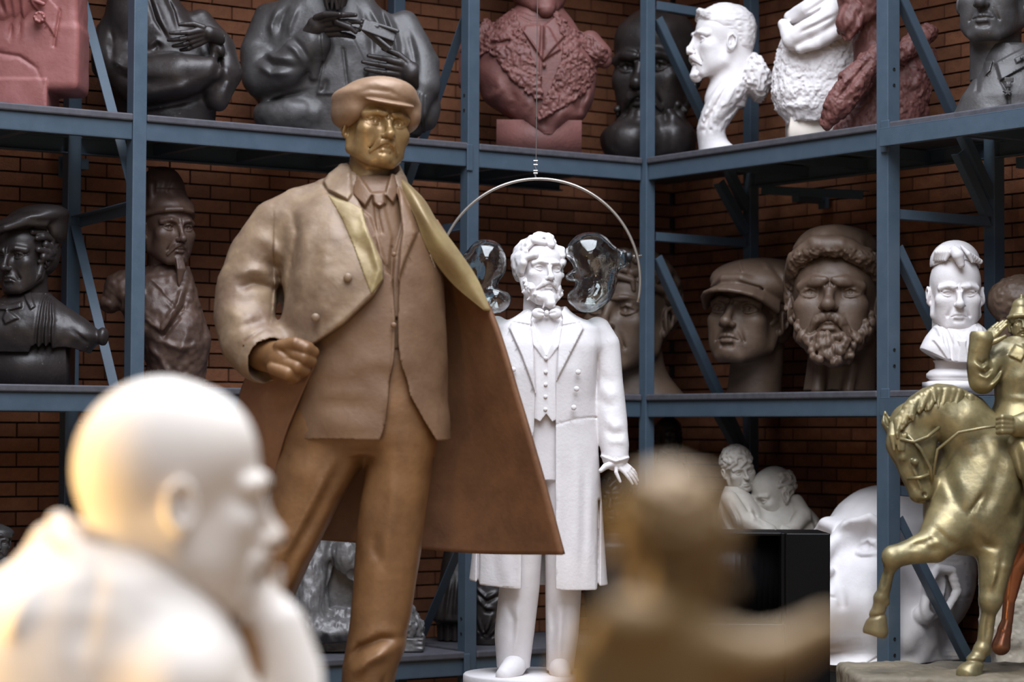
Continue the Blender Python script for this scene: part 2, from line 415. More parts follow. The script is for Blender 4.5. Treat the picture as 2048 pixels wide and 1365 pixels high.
def to_mesh(name, sets, anchor, scale):
    "pixel-space polygon sets -> mesh in metres about the anchor (x, row)"
    Vs, idx, cnt, Ns, n = [], [], [], [], 0
    for V, T, Q, *nn in sets:
        Vs.append(V); Ns.append(nn[0] if nn else np.zeros((len(V), 3), np.float32))
        for A in (T, Q):
            if len(A):
                A = np.asarray(A)[:, ::-1].astype(np.int32); idx.append((A + n).ravel()); cnt.append(np.full(len(A), A.shape[1], np.int32))
        n += len(V)
    V = np.concatenate(Vs); V = (V - np.array([anchor[0], 0, -anchor[1]])) * scale
    ids = np.concatenate(idx); cs = np.concatenate(cnt)
    me = bpy.data.meshes.new(name); me.vertices.add(len(V)); me.vertices.foreach_set('co', V.astype(np.float32).ravel())
    me.loops.add(len(ids)); me.loops.foreach_set('vertex_index', ids)
    me.polygons.add(len(cs)); me.polygons.foreach_set('loop_start', np.concatenate([[0], np.cumsum(cs)[:-1]]).astype(np.int32))
    me.polygons.foreach_set('use_smooth', np.ones(len(cs), bool)); me.update(calc_edges=True)
    if any(len(q) > 3 for q in sets): me.normals_split_custom_set_from_vertices(np.concatenate(Ns))
    return me

def spline(pts, n):
    "Catmull-Rom through points"
    P_ = np.array(pts, float); P_ = np.vstack([2 * P_[0] - P_[1], P_, 2 * P_[-1] - P_[-2]]); m = len(P_) - 3; out = []
    for q in np.linspace(0, m - 1e-6, n):
        i = int(q); t = q - i; a, b, c, d = P_[i:i + 4]
        out.append(.5 * ((2 * b) + (c - a) * t + (2 * a - 5 * b + 4 * c - d) * t * t + (3 * b - a - 3 * c + d) * t ** 3))
    return np.array(out)
def sheet(grid, nu, nv, th):
    "a thick curved sheet from a grid of control points (x, y, row): rows of the grid run top to bottom"
    G = np.array(grid, float); G = np.stack([spline(r, nu) for r in G]); G = np.stack([spline(G[:, j], nv) for j in range(nu)], 1)
    G = G * np.array([1, 1, -1]); du = np.gradient(G, axis=1); dv = np.gradient(G, axis=0); N = np.cross(du, dv)
    N /= np.linalg.norm(N, axis=2, keepdims=True) + 1e-9
    A = (G + N * th / 2).reshape(-1, 3); B = (G - N * th / 2).reshape(-1, 3); n = len(A); Q = []
    I = lambda i, j: i * nu + j
    for i in range(nv - 1):
        for j in range(nu - 1):
            q = (I(i, j), I(i, j + 1), I(i + 1, j + 1), I(i + 1, j)); Q.append(q[::-1]); Q.append(tuple(v + n for v in q))
    rim = [I(0, j) for j in range(nu)] + [I(i, nu - 1) for i in range(1, nv)] + [I(nv - 1, j) for j in range(nu - 2, -1, -1)] + [I(i, 0) for i in range(nv - 2, 0, -1)]
    for a, b in zip(rim, rim[1:] + rim[:1]): Q.append((b + n, a + n, a, b))
    return np.vstack([A, B]), np.zeros((0, 3), int), np.array(Q)
# ------------------------------------------------------------------ heads
# head units: 1 = chin to crown, origin between the eyes inside the skull, face towards -y
def head(s, x, row, H, yaw=0, pitch=0, roll=0, y=0, w=1.0, jaw=1.0, chin=1.0, nose=1.0, brow=1.0, eyes=1.0, cheek=1.0,
         frown=.5, lids=1.0, age=.5, mouth=0.0, crown=1.0, ears=True, neck=(.20, .62), neckback=.10, blank=False, lips=1.0, noselen=1.0, nasal=1.0, es=.14):
    s.frame(x, row, y, H, yaw, pitch, roll)
    W = w
    s.ell((0, .08, .12), (.325 * W, .40, .37 * crown), 0)
    s.ell((0, -.10, .17), (.275 * W, .245, .26 * crown), .08)
    s.ell((0, -.10, -.15), (.235 * W, .255, .30), .10)                       # mid face
    for g in (-1, 1):
        s.tube([(g * .250 * W, .06, -.12), (g * .235 * W * jaw, -.02, -.29), (g * .10 * jaw, -.255, -.43)], (.06, .075, .07), .10)
        s.ell((g * .185 * W, -.235, -.095), (.085 * cheek, .085, .07 * cheek), .10)      # cheekbones
        s.ell((g * .15 * W, -.17, -.235), (.115, .115, .15), .10)                # cheeks
    s.ell((0, -.285, -.42), (.085 * chin, .085, .075), .07)
    s.ell((0, -.27, -.30), (.14, .11, .12), .08)                            # muzzle
    # brow and eye sockets
    for g in (-1, 1):
        s.tube([(g * .03, -.345, .062), (g * .13, -.350, .090), (g * .225 * W, -.265, .065)], .034 * brow, .05)
        s.ell((g * es, -.375, -.004), (.088, .072, .050), .06, 'sub')
        s.ell((g * es, -.258, -.002), (.076 * eyes, .064, .062 * eyes), .014)
    # nose
    s.tube([(0, -.300, .075), (0, -.318, -.10)], (.045, .055), .05)
    nl = .165 * noselen
    s.tube([(0, -.352, .055), (0, -.415, -nl * .5), (0, -.452, -nl + .022)], (.026 * nose, .031 * nose, .044 * nose), .045)
    s.ell((0, -.448, -nl + .008), (.046 * nose, .046, .040), .03)
    for g in (-1, 1):
        s.ell((g * .050 * nose, -.402, -nl - .002), (.032 * nose, .046, .034), .025)
        s.ell((g * .026 * nose, -.428, -nl - .038), (.017 * nose, .028, .016), .014, 'sub')
    # lids: two arcs on the eyeball
    if lids:
        for g in (-1, 1):
            c = np.array((g * es, -.258, -.002)); q = .078
            def arc(zz, wd, bow, out):
                return [(c[0] + t * wd, c[1] - math.sqrt(max(q * q - (t * wd) ** 2 * .9 - zz * zz, 1e-5)) + .012 - out, c[2] + zz + bow * (1 - t * t)) for t in (-1, -.5, 0, .5, 1)]
            s.tube(arc(.005, .074, .030, .006), .0120, .012)
            s.tube(arc(-.012, .068, -.026, .004), .0100, .012)
            s.tube(arc(.022, .080, .040, -.004), .010, .03)
            if age > .3: s.tube(arc(-.030, .066, -.044, -.014), .010 * age, .04)
            if not blank:
                s.ell((g * (es + .002), -.330, .004), (.020, .020, .024), .008, 'sub')
    # lips
    s.tube([(-.098, -.306, -.292 - mouth * .03), (-.05, -.366, -.277), (-.016, -.381, -.270), (0, -.377, -.276), (.016, -.381, -.270), (.05, -.366, -.277), (.098, -.306, -.292 - mouth * .03)],
           [.006, .022 * lips, .024 * lips, .022 * lips, .024 * lips, .022 * lips, .006], .022)
    s.tube([(-.085, -.326, -.307), (-.035, -.368, -.322), (.035, -.368, -.322), (.085, -.326, -.307)], [.012, .025 * lips, .025 * lips, .012], .018)
    s.tube([(-.102, -.346, -.297 - mouth * .035), (-.05, -.392, -.295), (0, -.404, -.297), (.05, -.392, -.295), (.102, -.346, -.297 - mouth * .035)], (.004, .0085, .009, .0085, .004), .012, 'sub')
    s.tube([(-.05, -.375, -.362), (0, -.385, -.367), (.05, -.375, -.362)], .018, .03, 'sub')
    for g in (-1, 1):
        if nasal: s.tube([(g * .070, -.402, -.155), (g * .108, -.352, -.215), (g * .135, -.305, -.300)], .008 * nasal + .004 * age, .05, 'sub')
        if frown: s.tube([(g * .020, -.392, .045), (g * .024, -.378, .115)], .009 * frown + .003, .02, 'sub')
        if age > .6:
            s.tube([(g * .215, -.285, .02), (g * .245, -.24, .03)], .008, .015, 'sub')
            s.tube([(g * .05, -.375, .165), (g * .14, -.345, .172)], .008, .02, 'sub')
    if age > .6: s.tube([(-.13, -.345, .205), (0, -.372, .215), (.13, -.345, .205)], .008, .02, 'sub')
    if ears:
        for g in (-1, 1):
            ex, ey, ez = g * .328 * W, .045, -.05
            s.ell((ex, ey, ez + .01), (.032, .080, .122), .02, rot=(g * 24, 8, g * -8))
            s.ell((ex + g * .034, ey - .015, ez + .01), (.028, .048, .078), .016, 'sub', rot=(g * 24, 8, g * -8))
            s.ell((ex + g * .004, ey - .022, ez - .01), (.022, .020, .032), .012)
            s.tube([(ex - g * .004, ey - .055, ez + .01), (ex + g * .012, ey - .045, ez + .085), (ex + g * .022, ey + .012, ez + .120), (ex + g * .030, ey + .062, ez + .07), (ex + g * .026, ey + .055, ez - .02), (ex + g * .006, ey + .015, ez - .09)], (.010, .015, .017, .016, .014, .012), .008)
            s.ell((ex - g * .006, ey - .018, ez - .098), (.024, .034, .036), .015)
    if neck:
        r, L = neck
        s.tube([(0, .10, -.18), (0, neckback + .02, -L)], (r * 1.02, r * 1.04), .07)
        for g in (-1, 1): s.tube([(g * .20, .10, -.28), (g * .05, -.10, -L)], .035, .06)
    return s

def scalp(th, ph, r=1.0, w=1.0, crown=1.0):
    "point on the skull: th = angle from the face round the head, ph = elevation (degrees)"
    t, p = R(th), R(ph)
    return np.array((math.sin(t) * math.cos(p) * .335 * w * r, -math.cos(t) * math.cos(p) * .42 * r + .06, .13 + math.sin(p) * .375 * r * crown))

def locks(s, starts, dth, dph, n=4, r0=.03, r1=.012, lift=.04, wave=.0, k=.012, w=1.0, jit=8, seed=1, base=1.0, crown=1.0):
    "tapered strands lying on the skull, from (th, ph) in starts, running by (dth, dph)"
    rng = random.Random(seed)
    for th, ph in starts:
        th += rng.uniform(-jit, jit); ph += rng.uniform(-jit, jit); pts = []
        sg = 1 if th >= 0 else -1; wv = rng.uniform(0, 6.3)
        f = rng.uniform(.75, 1.25)
        for i in range(n + 1):
            q = i / n
            a = th + sg * dth * q * f + wave * math.sin(wv + q * 5); b = max(-70, ph + dph * q * f + wave * .6 * math.cos(wv + q * 4))
            pts.append(scalp(a, b, base + lift * math.sin(math.pi * min(1, q * .9 + .1)), w, crown))
        s.tube(pts, list(np.linspace(r0 * rng.uniform(.8, 1.2), r1, n + 1)), k)

def hairbase(s, back=.10, top=.165, w=1.0, r=(.345, .40, .365), k=.03, nape=True):
    s.ell((0, back, top), (r[0] * w, r[1], r[2]), k)
    if nape: s.ell((0, .24, -.10), (.24 * w, .20, .20), .08)

def beard(s, kind, dens=1.0, L=.2, seed=3, k=.018, w=1.0, r=.034, curl=.03):
    "tapered strands on chin and cheeks, in head units"
    rng = random.Random(seed)
    if kind in ('full', 'short'):
        s.ell((0, -.20, -.44), (.19 * w, .17, .13), .08)
        for g in (-1, 1): s.tube([(g * .29, .0, -.16), (g * .25 * w, -.05, -.34), (g * .10, -.22, -.48)], .06, .08)
        m = int(46 * dens)
        for i in range(m):
            a = rng.uniform(-1, 1); v = rng.uniform(0, 1)
            x = a * (.27 - .02 * v) * w; y = -.34 + .30 * abs(a) ** 1.7 - .03 * rng.random() + .03 * v; z = -.33 - .15 * v + .17 * abs(a) ** 2
            d = np.array((x * .25 + rng.uniform(-curl, curl), rng.uniform(-.05, .02), -L * rng.uniform(.5, 1.0) * (1 - .55 * abs(a))))
            p0 = np.array((x, y, z)); mid = p0 + d * .5 + np.array((rng.uniform(-curl, curl), -.03, 0))
            if abs(x) < .12 and z > -.345: continue
            s.tube([p0 + (0, .03, .02), p0 * .6 + mid * .4, mid, p0 + d], [r * .9, r, r * .8, r * .35], k)
    if kind == 'goatee':
        s.tube([(0, -.29, -.38), (0, -.33, -.48), (0, -.35, -.45 - L)], (.085 * w, .075 * w, .02), .04)
        for i in range(int(18 * dens)):
            a = rng.uniform(-1, 1); x = a * .085 * w
            p0 = np.array((x, -.34 + .05 * abs(a), -.40)); p1 = np.array((x * .9 + rng.uniform(-.02, .02), -.39 + .04 * abs(a), -.45 - L * .45)); p2 = np.array((x * .3, -.37, -.45 - L * rng.uniform(.7, 1.05)))
            s.tube([p0, p1, p2], (r * .7, r * .75, r * .3), k)

def moustache(s, wd=.15, droop=.06, r=.026, n=7, seed=2, k=.010, lift=0):
    rng = random.Random(seed)
    for g in (-1, 1):
        s.tube([(g * .01, -.398, -.222 + lift), (g * wd * .5, -.378, -.250 + lift), (g * wd, -.312, -.262 - droop + lift)], (r * 1.15, r * 1.2, r * .5), .02)
        for i in range(n):
            q = i / (n - 1) - .5
            s.tube([(g * .008, -.402 - .01 * rng.random(), -.218 + q * .03 + lift), (g * wd * .5, -.396, -.246 + q * .05 + lift), (g * wd * rng.uniform(.85, 1.1), -.312, -.262 - droop + q * .05 + lift)], (r * .5, r * .5, r * .25), k)

def brows(s, r=.016, tilt=0, n=5, seed=4):
    rng = random.Random(seed)
    for g in (-1, 1):
        for i in range(n):
            q = i / max(1, n - 1)
            s.tube([(g * (.035 + .05 * q), -.385 + .012 * q, .070 + tilt * (q - .4) + .01), (g * (.10 + .06 * q), -.375 + .03 * q, .098 + tilt * (q) ), (g * (.15 + .09 * q), -.335 + .06 * q, .088 + tilt * q)], (r, r, r * .4), .012)

def hand(s, wrist, along, across, L, curl=(.2, .2, .25, .3), thumb=.6, spread=.12, k=.012, palm=(.30, .13), thumbdir=1, flat=0):
    """a hand in pixels: wrist point, direction of the fingers, direction towards the thumb side, length wrist to fingertip.
    curl bends each finger about the across axis, palm normal = along x across"""
    s.home(); al = np.array(along, float); al /= np.linalg.norm(al); ac = np.array(across, float); ac -= al * (ac @ al); ac /= np.linalg.norm(ac)
    nn = np.cross(al, ac); w0 = np.array(wrist, float); kk = k * L * 2
    wd = .40 * L * palm[0] / .30; tk = palm[1] * L
    # palm from four metacarpals
    for i in range(4):
        a = (1.5 - i) / 3 * wd * .8
        s.tube([w0 + ac * a * .55, w0 + al * L * .26 + ac * a * .9 - nn * 0, w0 + al * L * (.50 - .03 * abs(i - 1)) + ac * a], (tk * .62, tk * .60, tk * .52), kk)
    lens = (.44, .50, .46, .36)
    for i in range(4):
        a = (1.5 - i) / 3 * wd * .86; p = w0 + al * L * (.48 - .03 * abs(i - 1)) + ac * a
        ang = 0; pts = [p]; d = al + ac * spread * (1.5 - i) * .5
        d /= np.linalg.norm(d)
        for sgm, fr in enumerate((.42, .33, .25)):
            ang += curl[i] * (1.0 if sgm else .8)
            v = d * math.cos(ang) + nn * math.sin(ang); pts.append(pts[-1] + v * L * lens[i] * fr)
        s.tube(pts, (tk * .46, tk * .42, tk * .37, tk * .30), kk * .25)
        s.ell(pts[1], tk * .46, kk * .3)
    t0 = w0 + al * L * .10 + ac * wd * .42 * thumbdir; 
    d1 = al * .72 + ac * thumb * thumbdir + nn * .25; d1 /= np.linalg.norm(d1); d2 = al * .92 + ac * thumb * .35 * thumbdir + nn * .3; d2 /= np.linalg.norm(d2)
    s.tube([t0, t0 + d1 * L * .24, t0 + d1 * L * .24 + d2 * L * .20, t0 + d1 * L * .24 + d2 * L * .33], (tk * .52, tk * .50, tk * .42, tk * .32), kk * .5)
    return s
# ------------------------------------------------------------------ hall: floor, brick walls, steel racks
GR = P(1024, 865, 12).z                                   # eye level
def struct(o): o['kind'] = 'structure'; return o
b = MB(); b.box((-9, -3, -.2), (9, 20, 0)); struct(b.build('floor', M['floor']))

WD = 1.10                                                  # wall distance behind the rack fronts
CORNER = OR + NL * WD + NR * WD; CORNER.z = 0
WH = 5.6
def wall(name, d, n, length):
    b = MB(); c = CORNER + n * .15 - d * (length / 2 - .15) + Vector((0, 0, WH / 2))
    b.frame_box(c, d * ((length + .3) / 2), n * .10, Vector((0, 0, WH / 2)))
    return struct(b.build(name, M['mortar']))
wall_left = wall('wall_left', DL, NL, 6.0)
wall_right = wall('wall_right', -DR, NR, 6.0)

# shelf heights read off the photo
ZU = (P(275, 219, ZL(275)).z + P(1300, 314, ZR(1300)).z + P(1745, 250, ZR(1745)).z) / 3
ZM = (P(275, 762, ZL(275)).z + P(1300, 793, ZR(1300)).z + P(1750, 788, ZR(1750)).z) / 3
ZB = P(700, 1316, ZL(700)).z
ZT = ZU + 1.78
RD = .875                                                  # rack depth
POST_TOP = 5.3
UPZ = Vector((0, 0, 1))
def lp(t, D, z): p = OL + DL * t + NL * D; p.z = z; return p
def rp(t, D, z): p = OR + DR * t + NR * D; p.z = z; return p
TL = [hit(275, OL, DL) - 2.09, hit(275, OL, DL), hit(945, OL, DL)]
TC = hit(1285, OL, DL)
TR = [0.0, hit(1765, OR, DR), hit(1765, OR, DR) + 2.05]

rackL = empty('shelving_rack', lp(TL[1], .4, 0), 'blue-grey steel shelving rack along the brick wall, its shelves sloping down towards the corner', 'shelving')
rackR = empty('shelving_rack', rp(TR[1], .4, 0), 'blue-grey steel shelving rack from the corner post to the horse statue', 'shelving')
def part(mb, name, m, root, bevel=.004, label=None):
    o = mb.build(name, M[m], root, bevel=bevel)
    o.matrix_parent_inverse = Matrix.Translation(-root.location)
    if label: o['label'] = label
    return o

def post(root, f, t, d, n, D, w=.078, channel=False):
    b = MB(); h = Vector((0, 0, POST_TOP / 2)); c = f(t, D, POST_TOP / 2)
    b.frame_box(c + n * w / 2, d * w / 2, n * w / 2, h)
    o = part(b, 'post', 'steel', root)
    return o
def holes(root, f, t, d, n, D, w, zs, side):
    # pairs of bolt holes in a post: small recessed discs with a raised lip
    b = MB(); nd = -n if side == 'f' else -d
    for z in zs:
        for dz in (0, -.085):
            c = f(t, D, z + dz) + (n * 0 if side == 'f' else n * w / 2 - d * w / 2)
            a = d if side == 'f' else n
            k0 = len(b.v); 
            for rr, off in ((.010, .001), (.0085, .003), (.0055, .003), (.0055, .0005)):
                for k in range(12):
                    q = 2 * math.pi * k / 12; b.v.append(tuple(c + nd * off + a * (rr * math.cos(q)) + UPZ * (rr * math.sin(q))))
            for i in range(3):
                for k in range(12): b.f.append((k0 + i * 12 + k, k0 + i * 12 + (k + 1) % 12, k0 + i * 12 + 12 + (k + 1) % 12, k0 + i * 12 + 12 + k))
            b.f.append(tuple(k0 + 36 + k for k in range(12)))
    o = part(b, 'bolt_holes', 'hole', root, 0); o['kind'] = 'stuff'

for t in TL: post(rackL, lp, t, DL, NL, 0); post(rackL, lp, t, DL, NL, RD - .078)
post(rackR, rp, 0, DR, NR, 0, .066); post(rackR, rp, 0, DR, NR, RD - .066, .07)
for t in TR[1:]: post(rackR, rp, t, DR, NR, 0, .088); post(rackR, rp, t, DR, NR, RD - .08, .08)
holes(rackL, lp, TL[2], DL, NL, 0, .078, (P(935, 187, 13.69).z, P(922, 1237, 13.69).z), 's')
holes(rackR, rp, TR[1], -DR, NR, 0, .088, (P(1777, 135, 12.7).z, P(1785, 700, 12.7).z, P(1797, 1277, 12.7).z), 's')

def bay(root, f, d, n, t0, t1, z, inset=.039, proud=0.0, dk=True, hb=.092):
    "one shelf: deck board, front and rear beams, cross beams"
    L = t1 - t0 - 2 * inset; tm = (t0 + t1) / 2
    if dk:
        b = MB(); b.frame_box(f(tm, RD / 2 + .0, z - .019), d * (L / 2), n * (RD / 2 + .005), UPZ * .019)
        part(b, 'shelf_deck', 'deck', root, .008)
    for D0, s in ((.012 - proud, 1), (RD - .03, -1)):
        b = MB()
        b.frame_box(f(tm, D0 + s * .004, z - .040 - hb / 2), d * (L / 2), n * .004, UPZ * (hb / 2))
        b.frame_box(f(tm, D0 + s * .022, z - .042), d * (L / 2), n * .022, UPZ * .004)
        b.frame_box(f(tm, D0 + s * .022, z - .038 - hb), d * (L / 2), n * .022, UPZ * .004)
        part(b, 'beam', 'steel', root, .002)
    for q in (.25, .5, .75):
        b = MB(); b.frame_box(f(t0 + (t1 - t0) * q, RD / 2, z - .075), d * .025, n * (RD / 2 - .03), UPZ * .03)
        part(b, 'cross_beam', 'steel', root, 0)
for z in (ZU, ZM, ZB, ZT):
    bay(rackL, lp, DL, NL, TL[0], TL[1], z); bay(rackL, lp, DL, NL, TL[1], TL[2], z); bay(rackL, lp, DL, NL, TL[2], TC + .034, z)
    bay(rackR, rp, DR, NR, TR[0], TR[1], z); bay(rackR, rp, DR, NR, TR[1], TR[2], z, proud=.07)
    b = MB(); b.frame_box(lp(TC + .44, RD / 2, z - .019), DL * .42, NL * RD / 2, UPZ * .019); part(b, 'shelf_deck', 'deck', rackL, .004)
# bolted end plates
def plate(root, c, a, n, hx=.032, hz=.085):
    b = MB(); b.frame_box(c, a * hx, n * .005, UPZ * hz); o = part(b, 'end_plate', 'steel', root)
    for dz in (-.06, .06):
        q = MB(); q.tube([c + UPZ * dz - n * .004, c + UPZ * dz - n * .022], .011, 6); k = q.build('bolt', M['bolt'], o); k.matrix_parent_inverse = Matrix.Translation(-root.location)
for z in (ZU, ZM, ZB): plate(rackR, rp(TR[1] + .03, -.006, z - .075), DR, NR)
for z in (ZU, ZB): plate(rackL, lp(TL[2] - .030, -.006, z - .085), DL, NL, .02, .075)

def angle(root, a, b_, side, w=.06, name='brace'):
    "an L-section brace"
    a, b_, side = Vector(a), Vector(b_), Vector(side); d = (b_ - a).normalized(); side = (side - d * side.dot(d)).normalized(); up = d.cross(side)
    m = MB(); m.bar(a, b_, side, w, .006); m.bar(a + side * w / 2 - up * w / 2, b_ + side * w / 2 - up * w / 2, up, w, .006)
    part(m, name, 'steel', root, 0)
# side frames: horizontals and diagonals between front and back posts
def side_frame(root, f, d, n, t, segs, w=.055):
    for D0, z0, D1, z1 in segs: angle(root, f(t, D0, z0), f(t, D1, z1), d, w)
def zat(px, py, O, D, dep): return P(px, py, dep).z
zl = lambda px, py, D: P(px, py, ZL(px, D)).z
f0, f1 = .08, RD - .09
side_frame(rackL, lp, DL, NL, TL[1], [
    (f1, zl(125, 432, f1), f0, zl(262, 400, 0)), (f1, zl(150, -40, f1), f0, zl(262, 372, 0)),
    (f1, zl(135, 450, f1), f0, zl(262, 905, 0)), (f1, zl(125, 1000, f1), f0, zl(262, 985, 0)), (f1, zl(125,1010,f1), f0, zl(262,1330,0))])
side_frame(rackL, lp, DL, NL, TL[2], [
    (f0, zl(932, 15, 0), f1, zl(800, 415, f1)), (f0, zl(930, 455, 0), f1, zl(785, 480, f1)),
    (f0, zl(925, 520, 0), f1, zl(790, 900, f1)), (f0, zl(915, 1080, 0), f1, zl(800, 1390, f1))])
zr = lambda px, py, D: P(px, py, ZR(px, D)).z
side_frame(rackR, rp, DR, NR, TR[0], [
    (f0, zr(1300, 8, 0), f1, zr(1505, 40, f1)), (f0, zr(1300, 30, 0), f1, zr(1480, 420, f1)),
    (f0, zr(1300, 478, 0), f1, zr(1505, 492, f1)), (f0, zr(1300, 515, 0), f1, zr(1490, 915, f1)),
    (f1 - .22, ZU - .12, f1, ZU - .42), (f1 - .22, ZM - .12, f1, ZM - .42)], .05)
side_frame(rackR, rp, DR, NR, TR[1], [
    (f0, zr(1795, -35, 0), f1, zr(1985, 395, f1)), (f0, zr(1795, 432, 0), f1, zr(1992, 450, f1)),
    (f0, zr(1797, 495, 0), f1, zr(1985, 905, f1)), (f0, zr(1800, 992, 0), f1, zr(1995, 1005, f1)), (f0, zr(1805, 1045, 0), f1, zr(1985, 1420, f1)),
    (f1 - .25, ZU - .13, f1, ZU - .50)], .05)
# braces in the plane of the back, on the corner bay
angle(rackR, rp(.10, RD - .03, ZU - .15), rp(.10 + .9, RD - .03, ZU - .25), UPZ, .05, 'rear_brace')

# wall brackets tying the back posts to the brick
for rt, f, t, d, n, z in ((rackL, lp, TL[1], DL, NL, P(150, 325, 13.2).z), (rackL, lp, TL[2], DL, NL, P(150, 325, 13.2).z), (rackR, rp, TR[0] + .35, DR, NR, P(1600, 395, 14.6).z), (rackR, rp, TR[1] + .12, DR, NR, P(2020, 330, 13.2).z)):
    b = MB(); b.frame_box(f(t + .07, RD + .06, z), d * .03, n * .10, UPZ * .03); b.frame_box(f(t + .07, WD - .035, z), d * .045, n * .006, UPZ * .06); part(b, 'wall_bracket', 'steel', rt, .002)

# ------------------------------------------------------------------ bricks: every visible one its own object (the largest 300 of each wall), the rest joined
def bricks(root, d, n, length, seed):
    rng = random.Random(seed); course, bl, j = .0815, .262, .011
    base = CORNER + n * .05
    me = []
    for L_ in (bl - j, bl / 2 - j):
        b = MB(); b.frame_box((0, 0, 0), d * (L_ / 2), n * .03, UPZ * ((course - j) / 2)); m_ = b.mesh('brick'); m_.materials.append(M['brick']); me.append(m_)
    out = []
    rows = int(5.5 / course)
    for r in range(rows):
        z = .03 + course * (r + .5); x = 0.0 if r % 2 else -bl / 2
        k = 0
        while x < length:
            c = base - d * (x + bl / 2) + UPZ * z + n * rng.uniform(-.003, .003)
            out.append((c, me[0])); x += bl
    return out
BR = {}
BR['l'] = bricks(wall_left, DL, NL, 5.6, 1); BR['r'] = bricks(wall_right, -DR, NR, 4.4, 2)
def place_bricks():
    dg = bpy.context.evaluated_depsgraph_get(); dg.update()
    hidden = [o for o in bpy.data.objects if o.get('tmp')]
    for key, root, d, n in (('l', wall_left, DL, NL), ('r', wall_right, -DR, NR)):
        sc_ = []
        for c, me in BR[key]:
            see = 0
            for q in (-.4, -.2, 0, .2, .4):
                t = c + d * (q * .25) - n * .032; v = t - CAM; L = v.length
                uv = CROT.transposed() @ v; px = 1024 + FPX * uv.x / -uv.z; py = 682.5 - FPX * uv.y / -uv.z
                if not (-20 < px < 2068 and -20 < py < 1385): continue
                ok, loc, _, _, ob, _ = SC.ray_cast(dg, CAM, v.normalized(), distance=L + .3)
                if not ok or ob in (wall_left, wall_right) or (loc - CAM).length > L - .05: see += 1
            sc_.append(see / (c - CAM).length)
        order = sorted(range(len(sc_)), key=lambda i: -sc_[i]); keep = set(i for i in order[:300] if sc_[i] > 0)
        rest = MB()
        for i, (c, me) in enumerate(BR[key]):
            if i in keep: link('brick', me, root, c)
            else:
                k0 = len(rest.v); rest.v += [tuple(v.co + c) for v in me.vertices]; rest.f += [tuple(q + k0 for q in p.vertices) for p in me.polygons]
        o = rest.build('bricks', M['brick'], root); o['kind'] = 'stuff'
        print('bricks', key, len(BR[key]), 'visible', sum(1 for q in sc_ if q > 0))
# ------------------------------------------------------------------ statues: modelled in photo pixels at their own depth, then set down in metres
JOBS = []
def statue(name, label, cat, anchor, depth, fn, group=None):
    JOBS.append((name, label, cat, anchor, depth, fn, group))
def run_jobs():
    with ThreadPoolExecutor(4) as ex: res = list(ex.map(lambda j: j[5](), JOBS))
    for (name, label, cat, anchor, depth, fn, group), parts in zip(JOBS, res):
        sc = depth / FPX; loc = P(anchor[0], anchor[1], depth); made = {}
        single = len(parts) == 1
        root = None if single else empty(name, loc, label, cat, group)
        for p in parts:
            pn, sets, mk = p[0], p[1], p[2]; par = p[3] if len(p) > 3 else None; plab = p[4] if len(p) > 4 else None
            if isinstance(sets, tuple): sets = [sets]
            me = to_mesh(pn, sets, anchor, sc)
            if single:
                o = link(name, me, None, loc, M[mk]); tag(o, label, cat, group); root = o
            else:
                o = link(pn, me, made[par] if par else root, None, M[mk]); made.setdefault(pn, o)
                if plab: o['label'] = plab
        root.rotation_euler = (0, ROLL, 0)
        if depth > 12.2:                                       # rest it exactly on its shelf
            obs = [root] if single else list(root.children_recursive)
            lo = loc.z + min(float(min(v.co.z for v in o.data.vertices)) for o in obs); lev = min((ZB, ZM, ZU), key=lambda q: abs(q - lo))
            lev += .003; band = max(45 * sc, 2.2 * abs(lev - lo)); a = lo - loc.z; b_ = a + band; t = lev - loc.z
            for o in obs:                                      # stretch or shorten only the foot
                co = np.empty(len(o.data.vertices) * 3, np.float32); o.data.vertices.foreach_get('co', co); z = co[2::3]; k = z < b_
                z[k] = t + (z[k] - a) * (b_ - t) / band; o.data.vertices.foreach_set('co', co); o.data.update()
def button(x, row, y, r=7):
    s = Sculpt(x - r * 2, x + r * 2, y - r * 2, y + r * 2, row - r * 2, row + r * 2, max(.8, r / 5))
    s.ell((x, y, -row), (r, r * .6, r)); return s.polys()
def plinth(x0, x1, yf, yb, r0, r1, rnd=3, h=4):
    V = []
    b = MB(); b.box((x0, yf, -r1), (x1, yb, -r0)); return (np.array(b.v), np.zeros((0, 3), int), np.array([f[::-1] for f in b.f]))
def disc(cx, cy, r, r0, r1, n=64, bev=3):
    b = MB(); b.lathe([(r * .98, -r1), (r, -r1 + bev), (r, -r0 - bev), (r - bev, -r0)], (cx, cy, 0), n)
    tri = [f[::-1] for f in b.f if len(f) == 4]; caps = [f for f in b.f if len(f) > 4]; T = []
    for f in caps: T += [(f[0], f[i + 1], f[i]) for i in range(1, len(f) - 1)]
    return (np.array(b.v), np.array(T), np.array(tri))
